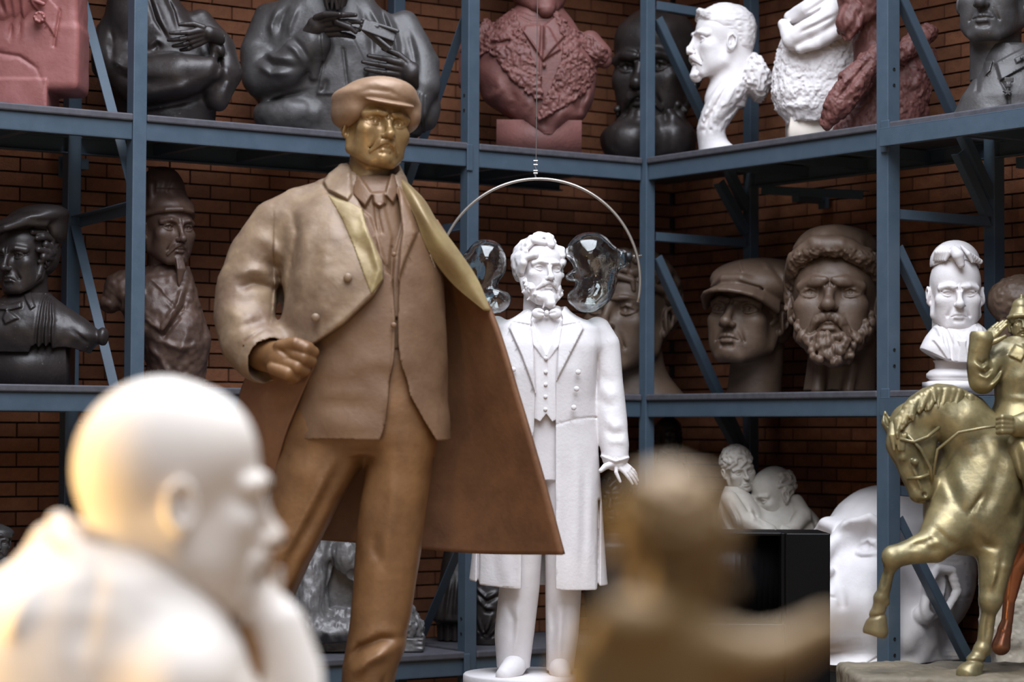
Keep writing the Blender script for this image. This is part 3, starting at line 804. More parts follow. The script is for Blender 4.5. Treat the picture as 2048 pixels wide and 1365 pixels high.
# ---- the tall bronze-painted man in the flat cap and open overcoat
def man_in_cap():
    out = []
    s = Sculpt(640, 850, -105, 110, 185, 425, 1.45)
    head(s, 744, 250, 180, yaw=24, pitch=4, roll=6, w=1.08, frown=1.8, brow=1.35, mouth=.6, age=.9, cheek=1.25, jaw=1.08, nose=1.15, lips=.9, eyes=.95, neck=(.225, .82), es=.145, chin=1.15)
    moustache(s, .155, .075, .024, 6, lift=.004); brows(s, .022, -.03, 6)
    for g in (-1, 1): s.ell((g * .15, -.385, .030), (.08, .05, .026), .03, 'sub')
    s.ell((0, -.345, -.40), (.06, .05, .06), .05)
    s.tube([(-.25, -.18, -.10), (-.2, -.27, -.2), (-.16, -.27, -.32)], .012, .03, 'sub'); s.ell((-.20, -.27, -.10), (.06, .05, .05), .05)
    out.append(('head', s.polys(), 'gilt_face'))
    # cap: soft crown drooping at the side, band, peak
    s = Sculpt(638, 842, -125, 120, 145, 285, 1.6)
    s.frame(744, 248, 0, 182, 24, 6, 6)
    s.ell((-.02, .03, .27), (.49, .50, .17)); s.ell((.02, -.05, .37), (.36, .38, .15), .12)
    s.ell((-.32, .06, .10), (.17, .32, .17), .12); s.ell((.34, .02, .12), (.14, .30, .16), .12)
    s.ell((0, -.24, .335), (.27, .20, .12), .10)
    s.ell((0, .0, -.10), (.315, .40, .33), .02, 'sub')
    s.ell((.0, -.36, .195), (.285, .175, .030), .02, rot=(0, -16, 0))
    s.tube([(-.27, -.25, .205), (-.14, -.40, .235), (0, -.445, .245), (.14, -.40, .235), (.27, -.25, .205)], .020, .03)
    s.tube([(-.30, -.21, .17), (-.15, -.385, .215), (0, -.43, .222), (.15, -.385, .215), (.30, -.21, .17)], .007, .012, 'sub')
    s.home(); s.crease([(690, 196), (735, 187), (775, 190), (806, 205)], 5, -2.5, -125, -30); s.crease([(700, 178), (745, 172), (790, 186)], 7, 2, -125, -10)
    out.append(('cap', s.polys(), 'gilt_cap'))
    # shirt, tie and waistcoat
    s = Sculpt(660, 870, -115, 100, 335, 720, 2.2)
    s.loft([(352, 700, 785, -40, 70), (375, 692, 795, -58, 75), (410, 680, 805, -72, 80), (470, 670, 830, -84, 80), (560, 665, 850, -94, 80), (690, 650, 855, -100, 80), (700, 650, 855, -100, 80)], 0)
    s.patch([(690, 345), (712, 352), (742, 394), (728, 420), (700, 392)], 8, 2.5, -120, 0)          # shirt collar wings
    s.patch([(766, 394), (776, 345), (786, 350), (792, 385), (783, 412)], 8, 2.5, -120, 0)
    s.patch([(741, 390), (765, 388), (768, 412), (757, 420), (744, 412)], 9, 3, -120, 0)             # tie knot
    s.patch([(746, 415), (764, 415), (782, 480), (776, 540), (757, 520)], 4, 3, -120, 0)             # tie
    s.crease([(752, 420), (754, 440), (762, 470)], 3, -3, -120, 0)
    s.patch([(715, 420), (738, 440), (762, 500), (780, 570), (780, 640), (700, 640)], 6, 3, -120, 0)  # waistcoat fronts
    s.patch([(806, 400), (800, 460), (788, 520), (784, 580), (784, 640), (860, 640), (850, 430)], 6, 3, -120, 0)
    s.crease([(782, 500), (784, 720)], 2.5, -3, -120, 0)
    out.append(('waistcoat', s.polys(), 'gilt_cloth'))
    # suit jacket
    s = Sculpt(545, 925, -150, 110, 360, 915, 2.6)
    s.loft([(375, 690, 805, -55, 70), (410, 640, 850, -80, 85), (470, 615, 872, -100, 88), (560, 605, 884, -112, 88), (640, 597, 888, -116, 88), (720, 590, 892, -118, 88), (800, 584, 895, -120, 86), (880, 577, 902, -122, 84)], 0)
    s.cut([(690, 335), (704, 410), (728, 470), (762, 540), (786, 560), (790, 640), (788, 706), (783, 760), (774, 850), (761, 888), (758, 930), (890, 930), (876, 884), (850, 842), (822, 790), (806, 735), (798, 690), (797, 600), (800, 540), (806, 480), (800, 420), (785, 380), (770, 335)], -200, 10, 2)
    s.patch([(792, 372), (806, 400), (832, 468), (812, 520), (797, 566), (799, 500), (803, 470), (796, 420)], 7, 2.5, -200, 0)     # lapel
    s.crease([(806, 402), (834, 470)], 2.5, -4, -200, 0)
    for a in ([(600, 800), (680, 790), (778, 802)], [(610, 760), (700, 740), (786, 730)], [(800, 620), (850, 640), (885, 700)], [(640, 860), (720, 850), (765, 860)]): s.crease(a, 16, 2, -200, 0)
    for a in ([(620, 820), (700, 812), (770, 830)], [(700, 770), (760, 750), (786, 745)], [(840, 700), (870, 780), (880, 840)]): s.crease(a, 14, -2, -200, 0)
    s.crease([(786, 580), (790, 700), (783, 780)], 4, 3, -200, 0)
    s.noise(1.6, 38, seed=5)
    out.append(('suit_jacket', s.polys(), 'gilt_cloth'))
    out.append(('button', button(789, 655, -124, 6), 'gilt_cloth', 'suit_jacket')); out.append(('button', button(787, 515, -104, 5), 'gilt_cloth', 'waistcoat'))
    # trousers
    s = Sculpt(440, 890, -140, 95, 655, 1400, 3)
    s.loft([(665, 625, 862, -86, 74), (760, 605, 876, -96, 74), (830, 585, 880, -98, 72), (870, 572, 868, -98, 72), (890, 575, 862, -92, 66), (905, 590, 850, -70, 50)], 0)
    s.loft([(690, 640, 745, -78, 60), (790, 596, 750, -92, 66), (870, 570, 752, -98, 66), (940, 551, 716, -98, 60), (1020, 533, 674, -95, 52), (1100, 513, 637, -90, 46), (1180, 496, 598, -86, 44), (1260, 480, 575, -84, 44), (1395, 470, 560, -86, 40)], 26)
    s.loft([(690, 720, 850, -78, 60), (790, 706, 870, -92, 74), (870, 722, 872, -98, 74), (930, 734, 864, -96, 68), (1010, 716, 853, -94, 60), (1100, 713, 843, -92, 54), (1180, 709, 833, -92, 48), (1240, 704, 823, -94, 48), (1290, 697, 816, -104, 52), (1330, 691, 800, -104, 48), (1395, 689, 790, -98, 42)], 26)
    s.crease([(702, 890), (690, 920), (640, 1020), (590, 1110), (545, 1240)], 12, -7, -160, 0); s.crease([(690, 893), (660, 950), (610, 1050), (565, 1140)], 9, 6, -160, 0)
    s.crease([(735, 935), (720, 975), (712, 1060)], 10, -6, -160, 0); s.crease([(790, 900), (792, 1000), (780, 1150)], 16, 4, -160, 0)
    s.crease([(700, 1320), (730, 1288), (770, 1270), (812, 1268)], 9, -12, -160, 10); s.crease([(710, 1345), (745, 1312), (800, 1285)], 11, 10, -160, 10)
    s.crease([(760, 1050), (755, 1090), (770, 1130)], 12, -5, -160, 0); s.crease([(530, 1085), (560, 1075), (585, 1060)], 8, 5, -160, 0); s.crease([(525, 1100), (560, 1095), (590, 1078)], 7, -6, -160, 0)
    s.crease([(775, 1340), (772, 1365), (778, 1390)], 5, -5, -160, 0); s.noise(2, 45, seed=8)
    out.append(('trousers', s.polys(), 'gilt'))
    # shoes
    s = Sculpt(430, 830, -230, 80, 1335, 1425, 3)
    for x0, x1, y1 in ((735, 728, -170), (512, 498, -150)):
        s.tube([(x0, 10, -1390), (x0, -70, -1380), (x1, y1, -1396)], (34, 36, 26), 8)
    s.box((630, -60, -1460), (400, 400, 40), 0, 0, 'sub')
    out.append(('shoes', s.polys(), 'gilt'))
    # overcoat: shoulders, right front, sleeve
    s = Sculpt(405, 900, -165, 135, 320, 915, 2.6)
    s.loft([(352, 672, 800, -40, 78), (375, 648, 812, -58, 88), (400, 590, 838, -78, 98), (430, 566, 862, -98, 108), (480, 560, 872, -122, 112), (560, 556, 876, -138, 112), (640, 553, 878, -142, 110), (720, 552, 880, -140, 110), (760, 552, 880, -138, 110)], 0)
    s.loft([(322, 664, 788, 5, 72), (345, 656, 800, -28, 82), (370, 648, 812, -50, 90), (400, 640, 820, -70, 94)], 8)
    s.tube([(640, 14, -400), (590, 16, -424), (548, 16, -452), (512, 14, -510), (486, 8, -580), (487, -18, -640), (505, -55, -690), (527, -82, -713)], (40, 50, 57, 60, 63, 62, 60, 57), 34)
    s.ell((742, 10, -310), (52, 62, 80), 6, 'sub')
    s.cut([(700, 312), (708, 350), (702, 392), (722, 424), (735, 468), (764, 530), (768, 566), (746, 598), (692, 652), (617, 703), (560, 770), (560, 1000), (1000, 1000), (930, 700), (884, 600), (872, 555), (852, 500), (824, 434), (799, 392), (780, 350), (782, 312)], -200, 28, 2.5)
    s.cut([(560, 735), (640, 690), (900, 700), (900, 1000), (540, 1000)], -200, 60, 2)
    # cuff opening
    s.tube([(522, -80, -708), (570, -128, -748)], (41, 54), 3, 'sub'); s.crease([(478, 738), (500, 690), (548, 655)], 4, -3.5, -200, 40)
    # collar and lapel
    s.patch([(648, 346), (672, 326), (692, 330), (702, 393), (694, 408), (650, 384), (640, 365)], 9, 2.5, -200, 30)
    s.crease([(640, 370), (652, 388), (676, 402), (695, 410)], 4, -6, -200, 30)
    s.crease([(655, 395), (690, 470), (735, 520), (760, 560)], 12, -4, -200, 0); s.crease([(705, 408), (722, 440), (745, 500), (760, 550), (748, 590), (690, 646), (622, 696)], 7, 6, -200, 0)
    s.crease([(578, 418), (594, 470), (580, 560), (560, 640)], 9, -7, -200, 20); s.crease([(556, 560), (558, 610), (550, 660)], 10, -14, -200, 30)
    s.crease([(462, 562), (500, 545), (546, 548)], 11, 9, -200, 30); s.crease([(470, 586), (505, 572), (548, 580)], 9, -10, -200, 30)
    s.crease([(500, 470), (535, 490), (566, 530)], 14, 5, -200, 30); s.crease([(520, 520), (548, 540), (560, 580)], 10, -7, -200, 30)
    s.crease([(450, 620), (490, 640), (525, 640)], 16, 5, -200, 30); s.crease([(480, 668), (515, 655), (545, 640)], 12, -5, -200, 30)
    for a in ([(620, 430), (610, 520), (600, 620)], [(660, 470), (650, 560), (630, 650)], [(690, 540), (670, 600), (640, 660)]): s.crease(a, 16, 5, -200, 0)
    s.noise(2.2, 42, seed=4); s.noise(.7, 12, seed=6)
    coat = s.polys()
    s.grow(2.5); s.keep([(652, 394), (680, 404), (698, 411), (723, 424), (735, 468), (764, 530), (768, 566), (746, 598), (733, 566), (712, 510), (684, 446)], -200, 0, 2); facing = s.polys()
    flap = sheet([[(690, 92, 432), (770, 80, 425), (826, 40, 424), (866, -20, 440)],
                  [(640, 112, 520), (760, 112, 520), (848, 66, 518), (918, -38, 520)],
                  [(590, 122, 640), (740, 128, 640), (874, 92, 640), (984, -58, 636)],
                  [(560, 132, 800), (730, 142, 800), (896, 108, 800), (1036, -66, 794)],
                  [(545, 142, 950), (720, 152, 955), (918, 118, 955), (1084, -70, 950)],
                  [(535, 150, 1082), (715, 156, 1094), (938, 120, 1110), (1127, -62, 1102)]], 60, 90, 9)
    skirt = sheet([[(500, -20, 738), (560, -70, 742), (640, -96, 726)], [(478, -10, 800), (548, -66, 800), (616, -90, 776)],
                   [(472, 10, 880), (530, -40, 885), (574, -66, 878)], [(480, 50, 990), (520, 10, 990), (548, -16, 985)], [(500, 90, 1080), (530, 60, 1080), (552, 40, 1080)]], 40, 60, 9)
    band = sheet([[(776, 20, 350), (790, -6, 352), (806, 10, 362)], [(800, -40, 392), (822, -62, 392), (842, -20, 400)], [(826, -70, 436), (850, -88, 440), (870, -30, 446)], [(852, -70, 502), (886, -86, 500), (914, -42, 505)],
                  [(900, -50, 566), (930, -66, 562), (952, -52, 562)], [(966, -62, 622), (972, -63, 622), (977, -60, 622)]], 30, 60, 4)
    out.append(('overcoat', coat, 'gilt_coat')); out.append(('coat_facing', [facing, band], 'gilt_highlight', 'overcoat', 'turned-back edges of the overcoat with a yellow highlight in their colour')); out.append(('coat_skirt', flap, 'lining', 'overcoat', 'flared open coat skirt with red-brown inside')); out.append(('coat_corner', skirt, 'lining', 'overcoat'))
    for x, r, y in ((700, 564, -146), (638, 643, -146)): out.append(('button', button(x, r, y, 9), 'gilt_coat', 'overcoat'))
    # clenched hand holding the coat edge
    s = Sculpt(495, 665, -205, 10, 655, 790, 1.6)
    s.tube([(530, -82, -712), (562, -112, -722)], (34, 32), 6)
    s.ell((582, -122, -724), (40, 32, 34), 14)
    for i, (x, r) in enumerate(((626, 706), (622, 724), (610, 742), (592, 754))):
        s.tube([(x - 36, -140, -(r - 12)), (x - 6, -152, -(r - 2)), (x + 8, -138, -(r + 4)), (x - 2, -118, -(r + 10))], (13, 14, 12, 10), 3)
        s.ell((x - 8, -152, -(r - 3)), (13, 12, 11), 3)
    s.tube([(570, -138, -700), (600, -150, -694), (626, -146, -700)], (14, 13, 10), 4)
    s.crease([(560, 700), (590, 720)], 4, -2, -300, 0)
    out.append(('hand', s.polys(), 'gilt'))
    out.append(('base', plinth(390, 900, -260, 230, 1410, 1664), 'stone'))
    return out
M['gilt_face'] = mat('rubbed_bronze_paint', (.36, .23, .095), .36, .35, (.23, .135, .055), 7, .1, 50, detail=6)
M['gilt_highlight'] = mat('yellow_highlight_bronze', (.30, .225, .10), .48, .15, (.21, .14, .065), 6, .12, 45)  # yellow colour stands in for the highlights along the turned coat edges
M['gilt_cap'] = mat('dusty_bronze_paint', (.31, .20, .125), .5, .12, (.22, .13, .075), 5, .12, 45)
statue('bronze_man_statue', 'tall brown bronze-painted statue of a man in a flat cap, open overcoat and suit', 'statue', (700, 1000), 10.3, man_in_cap)
# ---- the white standing man with a beard
def white_man():
    out = []
    s = Sculpt(1010, 1150, -75, 90, 465, 660, 1.25)
    head(s, 1076, 541, 128, yaw=22, pitch=4, roll=3, w=.98, frown=1.0, brow=1.15, age=.6, blank=True, nose=1.0, neck=(.20, .95), cheek=1.1)
    brows(s, .014, .0, 4)
    out.append(('head', s.polys(), 'plaster'))
    s = Sculpt(1000, 1150, -90, 100, 460, 640, 1.25)
    s.frame(1076, 541, 0, 128, 22, 4, 3)
    hairbase(s, .12, .19, 1.02)
    locks(s, [(t, p) for t in (-24, -8, 8, 24, 40, -40) for p in (52, 66, 78)], 25, 14, 4, .055, .026, .20, 22, .02, seed=3)
    locks(s, [(t, p) for t in (55, 75, 95, 120, 145, 170, -55, -75, -95, -120, -145, -170) for p in (60, 38, 18)], 24, -28, 4, .05, .022, .13, 18, .02, seed=5)
    locks(s, [(t, p) for t in (85, 100, 120, 145, 170, -85, -100, -120, -145, -170) for p in (4, -12)], 18, -26, 4, .052, .024, .14, 20, .02, seed=8)
    locks(s, [(t, p) for t in (-70, -82, -95, -110, 80, 95) for p in (48, 26, 4, -14)], 16, -30, 4, .06, .028, .17, 18, .03, seed=11)
    out.append(('hair', s.polys(), 'plaster'))
    s = Sculpt(1030, 1150, -95, 60, 545, 640, 1.1)
    s.frame(1076, 541, 0, 128, 22, 4, 3)
    s.ell((0, -.30, -.47), (.17, .14, .10), .05)
    for g in (-1, 1): s.ell((g * .21, -.14, -.31), (.09, .15, .15), .05)
    beard(s, 'full', 1.7, .19, seed=7, curl=.07, r=.036); moustache(s, .17, .05, .028, 7)
    s.tube([(0, -.36, -.47), (.02, -.42, -.56), (.05, -.46, -.60)], (.10, .08, .03), .04)
    out.append(('beard', s.polys(), 'plaster'))
    # waistcoat, shirt and bow tie
    s = Sculpt(1030, 1150, -85, 60, 605, 850, 1.7)
    s.loft([(612, 1064, 1116, -34, 40), (640, 1050, 1128, -50, 50), (700, 1046, 1132, -62, 52), (780, 1050, 1128, -66, 52), (842, 1052, 1126, -66, 52)], 0)
    s.patch([(1050, 640), (1062, 640), (1089, 712), (1116, 640), (1128, 640), (1124, 850), (1054, 850)], 4, 1.5, -99, 0)
    s.patch([(1056, 655), (1066, 660), (1089, 712), (1086, 722), (1060, 690)], 3, 1.2, -99, 0); s.patch([(1122, 655), (1112, 660), (1089, 712), (1092, 722), (1118, 690)], 3, 1.2, -99, 0)
    s.crease([(1089, 716), (1090, 845)], 1.8, -2, -99, 0)
    s.cut([(1040, 846), (1056, 834), (1078, 844), (1090, 828), (1102, 844), (1126, 834), (1140, 846), (1140, 870), (1040, 870)], -99, 99, 1)
    s.ell((1089, -60, -630), (5.5, 6, 7), 1)
    for g in (-1, 1): s.ell((1089 + g * 17, -56, -630), (13, 6, 11), 1.5); s.crease([(1089 + g * 6, 630), (1089 + g * 16, 628)], 2, -2, -99, 0)
    out.append(('waistcoat', s.polys(), 'plaster'))
    for r in (719, 746, 771, 795, 820): out.append(('button', button(1088, r, -71, 4), 'plaster', 'waistcoat'))
    # trousers and shoes
    s = Sculpt(975, 1190, -80, 80, 815, 1345, 2)
    s.loft([(820, 1040, 1140, -54, 50), (900, 1030, 1150, -54, 52), (960, 1020, 1155, -52, 50)], 0)
    s.loft([(950, 1022, 1088, -54, 46), (1080, 1006, 1086, -52, 44), (1176, 1000, 1081, -50, 44), (1268, 991, 1071, -48, 46), (1334, 997, 1063, -46, 46)], 6)
    s.loft([(950, 1088, 1156, -50, 50), (1080, 1090, 1160, -38, 54), (1176, 1092, 1165, -36, 56), (1268, 1094, 1160, -34, 56), (1340, 1096, 1150, -30, 56)], 6)
    for a in ([(1040, 1180), (1036, 1250), (1030, 1320)], [(1125, 1180), (1122, 1260), (1118, 1330)]): s.crease(a, 7, 4, -99, 0)
    for a in ([(1010, 1190), (1030, 1240), (1028, 1300)], [(1105, 1190), (1110, 1260), (1102, 1320)], [(1075, 900), (1070, 960), (1078, 1100)]): s.crease(a, 7, -4, -99, 0)
    out.append(('trousers', s.polys(), 'plaster'))
    s = Sculpt(970, 1170, -120, 80, 1300, 1362, 1.8)
    s.tube([(1040, 20, -1325), (1030, -40, -1330), (1012, -84, -1343)], (22, 24, 17), 6); s.tube([(1124, 30, -1335), (1122, -30, -1335), (1128, -60, -1345)], (22, 22, 16), 6)
    s.box((1070, 0, -1380), (120, 140, 25), 0, 0, 'sub')
    out.append(('shoes', s.polys(), 'plaster'))
    # frock coat
    s = Sculpt(920, 1272, -105, 110, 605, 1195, 2)
    s.loft([(612, 1052, 1128, -20, 52), (632, 1030, 1150, -46, 60), (652, 990, 1202, -58, 68), (690, 978, 1208, -70, 70), (740, 976, 1196, -76, 70), (800, 976, 1190, -72, 66), (850, 972, 1192, -70, 66), (950, 962, 1200, -72, 70), (1060, 950, 1208, -76, 74), (1160, 940, 1216, -80, 78), (1176, 938, 1218, -80, 78)], 0)
    s.loft([(1060, 975, 1190, -64, 62), (1200, 965, 1195, -68, 64)], 0, 'sub')
    s.ell((1089, -10, -600), (36, 48, 50), 4, 'sub')
    # sleeve of his left arm
    s.tube([(1192, 10, -660), (1206, 8, -690), (1215, 2, -760), (1222, -8, -830), (1228, -22, -890), (1229, -28, -915)], (28, 32, 29, 30, 28, 26), 10)
    s.tube([(988, 10, -660), (975, 8, -720), (960, 0, -800), (955, -15, -880)], (28, 30, 28, 26), 10)
    s.cut([(1066, 600), (1058, 640), (1062, 700), (1068, 770), (1066, 860), (1050, 960), (1044, 1080), (1044, 1172), (1044, 1210), (1112, 1210), (1111, 1100), (1109, 900), (1108, 760), (1116, 700), (1122, 640), (1112, 600)], -150, 10, 1.5)
    s.cut([(900, 1160), (941, 1161), (958, 1164), (960, 1168), (1044, 1175), (1112, 1174), (1150, 1178), (1197, 1180), (1197, 1169), (1230, 1168), (1300, 1166), (1300, 1230), (900, 1230)], -150, 150, 1)
    L1 = [(1126, 622), (1155, 646), (1162, 660), (1136, 712), (1110, 764), (1112, 700)]; L2 = [(1052, 622), (1022, 646), (1015, 660), (1040, 715), (1068, 790), (1064, 710)]
    for L_ in (L1, L2): s.patch(L_, 6, 1.5, -150, 0)
    s.crease([(1118, 655), (1156, 647)], 1.6, -4, -150, 0); s.crease([(1060, 655), (1022, 647)], 1.6, -4, -150, 0)
    s.crease([(1190, 690), (1193, 740), (1190, 800)], 4, -4, -150, 30); s.crease([(1197, 1000), (1196, 1180)], 2, -6, -150, 60); s.crease([(959, 1040), (958, 1180)], 2, -6, -150, 60)
    s.crease([(1110, 850), (1150, 838), (1190, 835)], 2, -1.2, -150, 0)
    for a in ([(1150, 870), (1155, 1000), (1150, 1170)], [(1178, 900), (1180, 1020), (1176, 1170)], [(1010, 1060), (1010, 1170)]): s.crease(a, 10, 2.2, -150, 0)
    for a in ([(1128, 880), (1132, 1000), (1130, 1170)], [(1165, 900), (1166, 1040), (1164, 1170)], [(990, 1060), (990, 1170)], [(1028, 1080), (1028, 1170)]): s.crease(a, 9, -2, -150, 0)
    for a, w_, m_ in (([(1198, 770), (1215, 790), (1238, 782)], 9, 2), ([(1204, 830), (1225, 852), (1248, 846)], 9, 2.6), ([(1210, 886), (1232, 878), (1250, 888)], 7, 2.6)): s.crease(a, w_, m_, -150, 20)
    for a, w_, m_ in (([(1194, 792), (1212, 812), (1236, 806)], 8, -2), ([(1204, 855), (1226, 870), (1250, 862)], 8, -3), ([(1200, 740), (1210, 765), (1232, 760)], 8, -1.6)): s.crease(a, w_, m_, -150, 20)
    s.crease([(1202, 912), (1228, 922), (1256, 914)], 2.5, 3, -150, 40)
    out.append(('frock_coat', s.polys(), 'plaster'))
    for x, r in ((1152, 746), (1149, 779), (1144, 816), (1024, 742)): out.append(('button', button(x, r, -76, 5.5), 'plaster', 'frock_coat'))
    # hand
    s = Sculpt(1180, 1300, -110, 40, 900, 985, 1.0)
    s.tube([(1229, -30, -905), (1233, -36, -926)], (17, 15), 3)
    hand(s, (1232, -36, -922), (.75, -.25, -.62), (-.6, -.55, -.35), 62, (.12, .18, .2, .3), .9, .22, thumbdir=1)
    s.tube([(1224, -44, -926), (1208, -54, -932), (1199, -58, -940)], (7, 6.5, 4.5), 3)
    out.append(('hand', s.polys(), 'plaster'))
    out.append(('base', disc(1072, -5, 142, 1346, 1382), 'plaster'))
    out.append(('plinth', plinth(930, 1214, -150, 140, 1383, 1560), 'lacquer'))
    return out
statue('white_bearded_man_statue', 'white plaster statue of a standing bearded man in a frock coat and bow tie', 'statue', (1090, 1000), 11.8, white_man)
# ---- left wall, upper shelf
def pink_bust():
    s = Sculpt(-120, 180, -110, 90, -60, 205, 2)
    s.box((30, 2, -58), (133, 62, 112), 12)
    s.ell((20, -30, 40), (110, 65, 110), 30)
    s.home(); s.cut([(-300, -300), (400, -300), (400, -50), (-300, -50)], k=6); s.box((30, 2, -115), (135, 63, 57), 8, 12); s.box((20, 0, -180), (86, 66, 22), 3, 2)
    s.patch([(60, -40), (112, -10), (102, 2), (127, 30), (119, 82), (105, 60), (75, 20)], 6, 2, -150, 0)
    s.crease([(126, 30), (120, 80), (118, 100)], 3, -4, -150, 0); s.crease([(100, 4), (112, 6)], 2, -4, -150, 0)
    for a in ([(4, -20), (14, 20), (26, 45)], [(47, -20), (52, 40), (50, 90)], [(30, -10), (34, 50), (30, 100)]): s.crease(a, 6, -7, -150, 0)
    for a in ([(22, -20), (28, 30), (36, 60)], [(56, 10), (58, 60), (56, 100)]): s.crease(a, 6, 5, -150, 0)
    s.crease([(-60, 112), (0, 114), (50, 122), (85, 145), (102, 172)], 4, -4, -150, 0)
    s.ell((92, -78, -47), (13, 8, 14), 3)
    for i in range(8): a = i * .785; s.ell((92 + 9 * math.cos(a), -84, -47 + 9 * math.sin(a)), (4, 4, 4), 1.5)
    s.tube([(80, -78, -12), (98, -78, -20)], 5, 2)
    s.noise(1.2, 26, seed=3)
    q = Sculpt(-110, 160, -120, 120, -290, -25, 2.6); head(q, 24, -150, 200, yaw=8, neck=(.25, .75), age=.8); moustache(q)
    return [('bust', s.polys(), 'pink'), ('head', q.polys(), 'pink')]
statue('red_bust', 'pinkish red bust with a square cut chest and a rosette on the lapel', 'bust', (30, 199), ZL(60, .45), pink_bust)

def crossed_arms():
    out = []
    s = Sculpt(190, 495, -125, 100, -60, 236, 1.9)
    s.loft([(-55, 232, 335, -40, 60), (-10, 210, 348, -55, 75), (30, 205, 378, -66, 80), (70, 204, 412, -72, 80), (120, 207, 440, -72, 80), (170, 218, 440, -66, 80), (215, 234, 430, -58, 75), (233, 238, 430, -55, 75)], 0)
    s.tube([(395, 10, -45), (432, -10, -95), (452, -25, -150), (440, -40, -185)], (30, 36, 34, 26), 14)
    s.tube([(222, 0, -70), (228, -40, -130), (290, -70, -165), (370, -80, -160), (425, -70, -150)], (34, 44, 42, 40, 28), 16)
    s.tube([(430, -60, -80), (440, -62, -110), (432, -66, -136)], (14, 16, 8), 6)
    for a in ([(298, -10), (318, 50), (345, 92)], [(330, -10), (350, 30), (364, 74)]): s.crease(a, 4, -6, -160, 0)
    for a in ([(306, -10), (330, 50), (352, 90)], [(230, 130), (262, 150), (300, 155)], [(300, 110), (322, 92), (340, 100)], [(250, 180), (300, 195), (380, 185), (425, 165)], [(460, 130), (466, 170), (450, 200)]): s.crease(a, 6, 5, -160, 10)
    for a in ([(225, 60), (235, 110), (240, 150)], [(312, 112), (324, 100), (330, 112)], [(240, 160), (290, 178), (350, 175)], [(436, 90), (446, 140), (432, 190)], [(395, 60), (420, 70), (440, 66)], [(250, 215), (330, 205), (425, 190)]): s.crease(a, 6, -5, -160, 10)
    s.noise(1.6, 24, seed=2); s.crease([(296, 195), (296, 230)], 2, -2, -160, 0)
    out.append(('robe', s.polys(), 'dark'))
    q = Sculpt(170, 390, -120, 130, -300, -20, 2.6); head(q, 278, -160, 200, yaw=22, pitch=-4, neck=(.24, .75), age=.8); out.append(('head', q.polys(), 'dark'))
    s = Sculpt(335, 455, -150, -20, 45, 150, 1.1)
    hand(s, (428, -92, -80), (-.9, -.25, -.36), (-.25, -.55, .8), 84, (.15, .2, .22, .3), .5, .25, palm=(.32, .14))
    s.tube([(428, -92, -80), (445, -72, -84)], (14, 16), 4)
    out.append(('hand', s.polys(), 'dark'))
    return out
statue('crossed_arm_bust', 'dark bronze half-figure with folded arms and a knuckled hand on the sleeve', 'bust', (340, 231), ZL(340, .61), crossed_arms)

